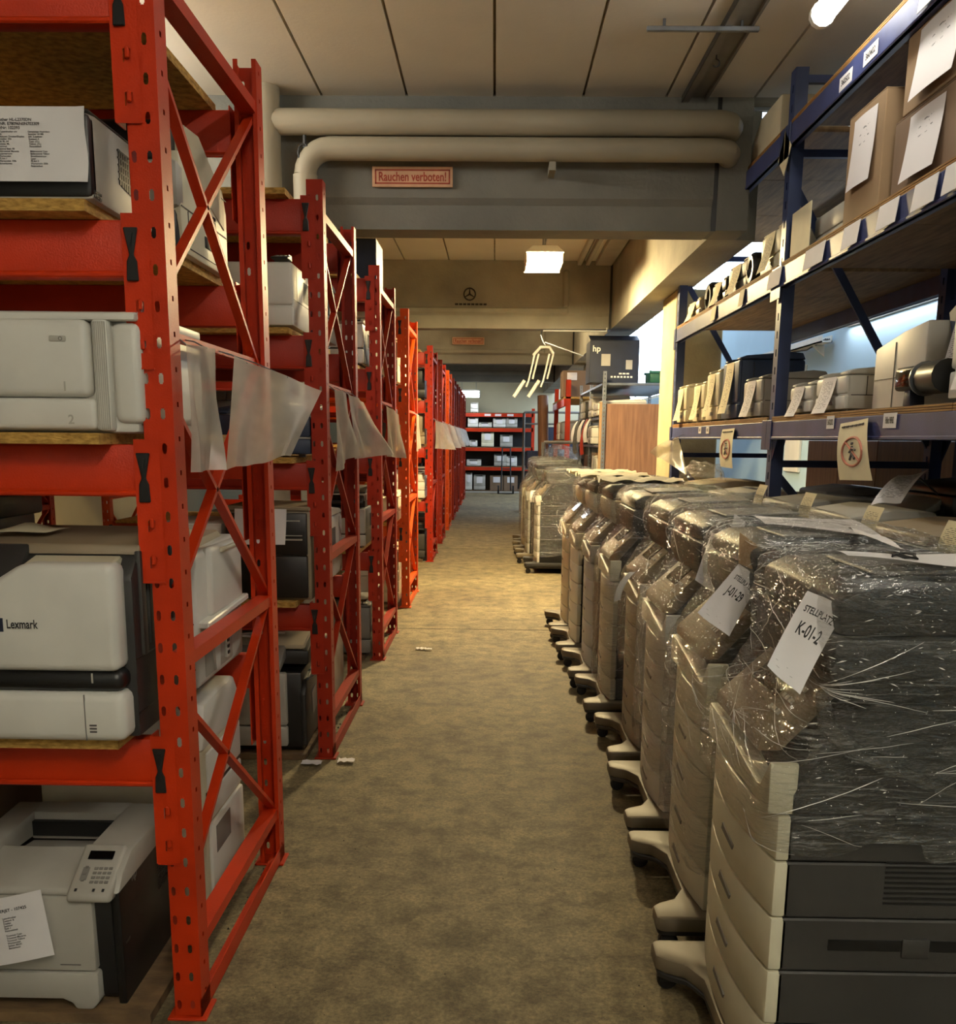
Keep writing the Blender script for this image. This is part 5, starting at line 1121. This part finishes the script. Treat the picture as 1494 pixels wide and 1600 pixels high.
bitem('yellowed pair of flat machines at the end of the middle far shelf', 8.4, Z2, .46, .4, .2, 'cream', 'charcoal', m='paper_warm')
# top blue shelf
t = thing('label_printer', 'beige device with a black roll at its side on the top blue shelf', 'printer', (XB + .18, 6.35, Z1))
part('body', bev(prism([(-.34, .24), (.1, .24), (.3, .14), (.34, 0), (-.34, 0)], 'x', -.2, .2), .012, 2), 'beige', t)
part('roll', xf(lathe([(.02, -.05), (.08, -.05), (.09, -.03), (.09, .03), (.08, .05), (.02, .05)], 20), T(-.08, .42, .1) @ Matrix.Rotation(PI / 2, 4, 'Y')), 'black', t)
carton('small carton lying near the end of the top blue shelf', (XB + .25, 7.6, Z1), LX, .5, .4, .1, 'card', tape=False)
single('paper_sheet', 'square beige paper tied cornerwise to the near blue upright', 'paper', xf(box(-.002, .002, -.085, .085, -.085, .085), T(XB - .06, Y1 - .01, 3.12) @ Matrix.Rotation(.7, 4, 'X')), 'paper_warm')
# ================================================================== FAR RIGHT: second copier group, steel shelving, end of the aisle
f1 = mfp('dark film-wrapped copier standing alone beyond the aisle row', .5, 11.45, S4, seed=11.2, film_low=.2, front='white', side='black', base='charcoal', film_amp=.014, top_z=1.2, grp='film-wrapped copiers of the far group')
f2 = mfp('film-wrapped copier behind the dark one, with sheet J-03-47', .42, 12.35, S4, seed=12.9, film_low=.3, front='light_grey', side='black', film_amp=.014, grp='film-wrapped copiers of the far group')
loc_sheet(f2, .2, .25, [pq(f2, 828, 785, 12.05), pq(f2, 846, 785, 12.0), pq(f2, 848, 766, 12.0), pq(f2, 830, 766, 12.05)], 'J-03-47')
mfp('third film-wrapped copier of the far group', .4, 13.3, S4, seed=13.1, film_low=.3, front='cream', side='charcoal', film_amp=.014, grp='film-wrapped copiers of the far group')
mfp('farthest film-wrapped copier of the far group', .42, 14.2, S4, seed=14.4, film_low=.5, front='light_grey', side='charcoal', film_amp=.014, grp='film-wrapped copiers of the far group')
# brown cabinet closed by a board, slotted steel post at its corner
t = thing('steel_shelf', 'slotted steel shelving with brown board end panel beyond the column', 'shelf', (0, 0, 0))
YS, XS = 11.9, 1.3
def spost(x, y, h):
    n = int(h / .05); vs = [0.]
    for k in range(n): vs += [k * .05 + .015, k * .05 + .035]
    vs.append(h)
    part('post', join(holed([0, .016, .026, .042], vs, lambda i, j: i == 1 and j % 2 == 1 and j < len(vs) - 2, lambda u, v: (x + u, y, v)), holed([0, .016, .026, .042], vs, lambda i, j: i == 1 and j % 2 == 1 and j < len(vs) - 2, lambda u, v: (x, y + u, v))), 'steel', t, smooth=False)
for x, y in ((XS, YS), (2.35, YS), (XS, YS + 1.6), (XS, YS + 3.2), (2.35, YS + 3.2)): spost(x, y, 2.36)
part('end_panel', bev(box(XS + .02, 2.32, YS + .05, YS + .07, .1, 1.98), .003, 1), 'wood_panel', t, 'brown wood-grain board')
part('panel_edge', bev(box(XS - .03, XS + .02, YS + .02, YS + .07, .1, 2.0), .003, 1), 'card_light', t)
for z in (.25, .85, 1.45, 1.8, 2.2): part('shelf_board', bev(box(XS, 2.35, YS + .08, YS + 3.2, z, z + .03), .003, 1), 'steel', t)
# things on the steel shelving, fronts towards the aisle
hb = carton('black carton with white print standing on the steel shelving', (1.45, YS + .45, 2.236), 0, .6, .5, .5, 'navy', tape=False)
text('lettering', 'hp', .1, 'rope_white', hb, T(-.22, -.2515, .4) @ FRONT)
part('sticker', box(-.16, -.05, -.2525, -.251, .2, .34), 'light_grey', hb, smooth=False); part('sticker', box(.14, .22, -.2525, -.251, .16, .27), 'light_grey', hb, smooth=False)
for k in range(7): part('print', box(-.04 + k * .04, -.015 + k * .04, -.2525, -.251, .06, .08), 'rope_white', hb, smooth=False)
for k in range(3): part('print', box(.06 + k * .045, .095 + k * .045, -.2525, -.251, .1, .118), 'rope_white', hb, smooth=False)
part('top_flap', xf(box(-.3, .3, 0, .26, 0, .004), T(0, -.25, .5) @ Matrix.Rotation(.3, 4, 'X')), 'navy', hb, smooth=False)
def shp(label, y, z, w, d, h, shell, side=None, rz=LX, scan=False, x=XS):
    laser('laser_printer', label, (x + d / 2 - .03, y, z), rz, w, d, h, shell, 'charcoal', side=side, scan=scan, panel=False, detail=True, group='machines on the steel shelving')
shp('white low machine on the steel shelving under the black carton', YS + .5, 1.83, .6, .6, .22, 'white')
shp('white printer on the upper steel shelf, second from the panel', YS + 1.2, 1.83, .5, .5, .3, 'white')
shp('pale printer at the far end of the upper steel shelf', YS + 2.4, 1.83, .5, .5, .3, 'light_grey', 'charcoal')
shp('white printer on the middle steel shelf', YS + 1.2, 1.48, .5, .5, .28, 'white')
shp('dark printer on the middle steel shelf', YS + 2.2, 1.48, .5, .5, .28, 'charcoal')
shp('stacked grey machine on the low steel shelf beside the panel', YS + .45, .88, .5, .6, .5, 'light_grey')
carton('brown carton with white label on the low steel shelf', (XS + .27, YS + 1.1, .88), LX, .5, .5, .5, 'card', sheet_=dict(lw=.2, lh=.25, m='paper', drop=.01))
carton('dark red carton on the low steel shelf', (XS + .27, YS + 2.2, .88), LX, .6, .5, .45, 'wood_dark')
t = thing('steel_tub', 'green crate at the right end of the steel shelving top', 'crate', (2.1, YS + .3, 2.236))
part('crate', bev(box(-.22, .22, -.2, .2, 0, .13), .01, 2), 'green', t); part('rim', join(box(-.235, .235, -.215, -.19, .11, .14), box(-.235, .235, .19, .215, .11, .14)), 'green', t, smooth=False)
for k, (y, m, w) in enumerate(((YS + .9, 'paper', .2), (YS + 1.35, 'ink_red', .12), (YS + 1.8, 'paper', .26), (YS + 2.5, 'fabric', .3), (YS + 2.9, 'paper', .2))):
    f = flat_fn((XS - .12, y + w / 2, 1.32 if k % 2 else 1.5), (XS - .1, y - w / 2, 1.36 if k % 2 else 1.52), (XS - .04, y - w / 2, 1.82), (XS - .04, y + w / 2, 1.82), .04)
    s, U = grid(f, 8, 8); single('hanging_sheet', ['first white sheet hanging from the steel shelving, nearest the panel', 'red strip hanging from the steel shelving', 'wide white sheet hanging from the middle of the steel shelving', 'dark cloth hanging from the steel shelving', 'last white sheet hanging from the steel shelving'][k], 'sheet', s, m)
# red shelf ledge with carton beyond
t = thing('pallet_rack', 'short red rack beyond the steel shelving carrying a big carton', 'rack', (0, 0, 0))
for x, y in ((1.15, 16.0), (1.15, 19.0), (2.1, 16.0), (2.1, 19.0)): part('upright', join(box(x, x + .08, y, y + .005, 0, 2.5), box(x, x + .005, y, y + .08, 0, 2.5)), 'red', t, smooth=False)
for z in (.8, 1.5, 2.2): part('beam', bev(box(1.12, 1.16, 16, 19.08, z - .12, z), .004, 1), 'red', t); part('shelf_board', box(1.12, 2.2, 16, 19.08, z, z + .03), 'osb', t, smooth=False)
carton('big brown carton with white sticker on the short red rack', (1.5, 16.4, 2.232), 0, .8, .6, .42, 'card', sheet_=dict(x=-.25, lw=.16, lh=.12, m='paper', drop=.002))
shp('grey printer on the short red rack', 16.6, 1.53, .5, .5, .35, 'mid_grey', x=1.15); shp('white printer far along the short red rack', 17.5, 1.53, .5, .5, .35, 'white', x=1.15); shp('dark printer low on the short red rack', 16.8, .83, .5, .5, .4, 'charcoal', x=1.15)
# trolleys with dark machines
for k, (x, y, lab) in enumerate(((.78, 15.3, 'grey steel trolley with a film bundle beside the far copiers'), (.62, 20.6, 'dark blue cabinet trolley in front of the end rack'))):
    t = thing('trolley', lab, 'trolley', (x, y, 0))
    h = 1.5 if k == 0 else 2.1; w = .55 if k == 0 else 1.2
    for sx in (0, w): 
        for sy in (0, .6): part('post', tube([(sx, sy, .1), (sx, sy, h)], .02, 8), 'mid_grey', t)
    part('top_rail', tube([(0, 0, h - .1), (0, 0, h), (w, 0, h), (w, 0, h - .1)], .025, 8), 'mid_grey', t)
    for z in ((.2, .75, 1.2) if k == 0 else (.2, .9, 1.85)): part('deck', bev(box(0, w, 0, .6, z, z + .03), .004, 1), 'mid_grey', t)
    for sx in (0, w):
        for sy in (0, .6): part('wheel', xf(lathe([(.01, -.015), (.05, -.015), (.05, .015), (.01, .015)], 12), T(sx, sy, .05) @ Matrix.Rotation(PI / 2, 4, 'Y')), 'black', t)
    if k: part('cabinet', bev(box(.5, 1.1, .05, .55, .93, 1.8), .01, 1), 'slate_blue', t); part('screen', bev(box(.06, .46, .05, .5, .93, 1.3), .01, 1), 'navy', t)
    else: part('bin', bev(box(.05, .5, .05, .55, .78, 1.1), .01, 1), 'mid_grey', t)
film_heap('bundle of creased film on the grey steel trolley', (1.05, 15.6, 1.235), .26, .25, .22, 6.6)
# reddish roll leaning against the far wall columns
t = thing('carpet_roll', 'reddish brown roll leaning upright near the end wall', 'roll', (.96, 18.4, 0), rot=(.0, -.03, 0))
part('roll', tube([(0, 0, 0), (0, 0, 2.35)], .1, 16), 'wood_panel', t); part('end_ring', tube([(.06 * math.cos(k * PI / 8), .06 * math.sin(k * PI / 8), 2.35) for k in range(17)], .012, 6), 'card', t)
# hanging clamp
t = thing('hanging_clamp', 'white wire clamp hanging from a bar under the second beam', 'clamp', (.58, 12.2, 2.78))
part('bar', join(tube([(0, .05, .08), (.78, .05, .08)], .01, 6), tube([(.78, .05, .08), (.78, .05, .12)], .008, 6)), 'rope_white', t)
part('hook', tube([(-.02, .05, .08), (-.03, 0, .02), (0, 0, -.06), (.03, 0, -.1)], .01, 6), 'steel', t)
part('strap', bar((.02, .02, -.06), (.5, .02, -.22), .03, .012), 'steel', t, smooth=False)
part('bow', join(tube([(-.12, 0, -.22), (-.03, 0, -.12), (.08, 0, -.12), (.13, 0, -.2)], .018, 8)), 'rope_white', t)
for x in (-.1, .08): part('arm', join(tube([(x, 0, -.2), (x - .07, -.03, -.52), (x - .1, -.03, -.6)], .012, 6), tube([(x + .05, 0, -.2), (x - .02, .03, -.5)], .012, 6), tube([(x - .12, 0, -.52), (x - .25, -.02, -.72)], .022, 8)), 'rope_white', t)
# ------------------------------------------------------------------ rack across the end of the aisle
t = thing('pallet_rack', 'red rack standing across the end of the aisle with white printers', 'rack', (0, 0, 0))
YE = 28.0; ZE = [.05, .74, 1.29, 1.84, 2.26]
for x in (-2.2, 1.05): part('upright', join(box(x, x + .09, YE, YE + .005, 0, 2.4), box(x, x + .005, YE, YE + .09, 0, 2.4)), 'red', t, smooth=False)
for z in ZE: part('beam', bev(box(-2.2, 1.1, YE, YE + .05, z - .1, z), .004, 1), 'red' if z > .1 else 'light_grey', t); part('shelf_board', box(-2.2, 1.1, YE + .0, YE + 1.0, z, z + .02), 'osb_dark', t, smooth=False)
part('back_sheet', box(-2.2, 1.1, YE + 1.0, YE + 1.02, 0, 2.2), 'black', t, smooth=False)
for x in (-.3, .0, .35): part('label_plate', box(x, x + .18, YE - .004, YE - .001, ZE[4] - .08, ZE[4] - .02), 'paper', t, smooth=False)
for k, (px, lv, w, h, m) in enumerate(((739, 3, .3, .29, 'white'), (758, 3, .38, .16, 'white'), (780, 3, .36, .28, 'white'), (799, 3, .32, .29, 'light_grey'), (762, 2, .36, .44, 'cream'), (791, 2, .36, .36, 'light_grey'), (740, 2, .22, .2, 'white'),
        (741, 1, .42, .2, 'white'), (782, 1, .36, .36, 'light_grey'), (800, 1, .3, .3, 'white'), (733, 0, .2, .5, 'white'), (750, 0, .34, .45, 'light_grey'), (741, 4, .22, .3, 'white'))):
    q = at_y(px, 700, YE + .25)
    w_ = ['left end', 'second place', 'third place', 'right end'][0]
    laser('laser_printer', '%s %s printer on the %s of the end rack, %s' % (['small', 'broad'][w > .35], {'white': 'white', 'cream': 'cream', 'light_grey': 'grey'}[m], ['floor', 'first shelf', 'second shelf', 'third shelf', 'top'][lv], {739: 'leftmost', 758: 'second from left', 780: 'third from left', 799: 'rightmost', 762: 'in the middle', 791: 'at the right', 740: 'at the left', 741: 'at the left end', 782: 'right of the middle', 800: 'at the right end', 733: 'leftmost', 750: 'beside the leftmost'}[px]),
          (q.x, YE + .25, ZE[lv] + .02), 0, w, .4, h, m, 'charcoal', detail=False, vent=False, group='printers on the end rack', sheet_=dict(lw=w * .5, lh=h * .4, m='paper', drop=.01))
for k, px in enumerate((776, 798)):
    q = at_y(px, 750, YE + .2); carton(['brown carton on the floor of the end rack', 'brown carton behind the hand truck at the end rack'][k], (q.x, YE + .25, .07), 0, .38 if k == 0 else .4, .4, .42, 'card', sheet_=dict(lw=.2, lh=.16, m='paper', drop=.004))
t = thing('hand_truck', 'dark hand truck parked before the end rack', 'hand truck', (.32, 27.5, 0))
part('frame', join(tube([(-.12, 0, .1), (-.1, .1, 1.3)], .02, 8), tube([(.15, 0, .1), (.13, .1, 1.3)], .02, 8), tube([(-.1, .1, 1.3), (.13, .1, 1.3)], .02, 8), tube([(-.11, .05, .7), (.14, .05, .7)], .015, 8)), 'charcoal', t)
part('toe_plate', bev(box(-.18, .2, -.2, 0, .02, .035), .004, 1), 'charcoal', t)
for x in (-.2, .22): part('wheel', xf(lathe([(.02, -.025), (.12, -.025), (.12, .025), (.02, .025)], 16), T(x, .03, .12) @ Matrix.Rotation(PI / 2, 4, 'Y')), 'black', t)
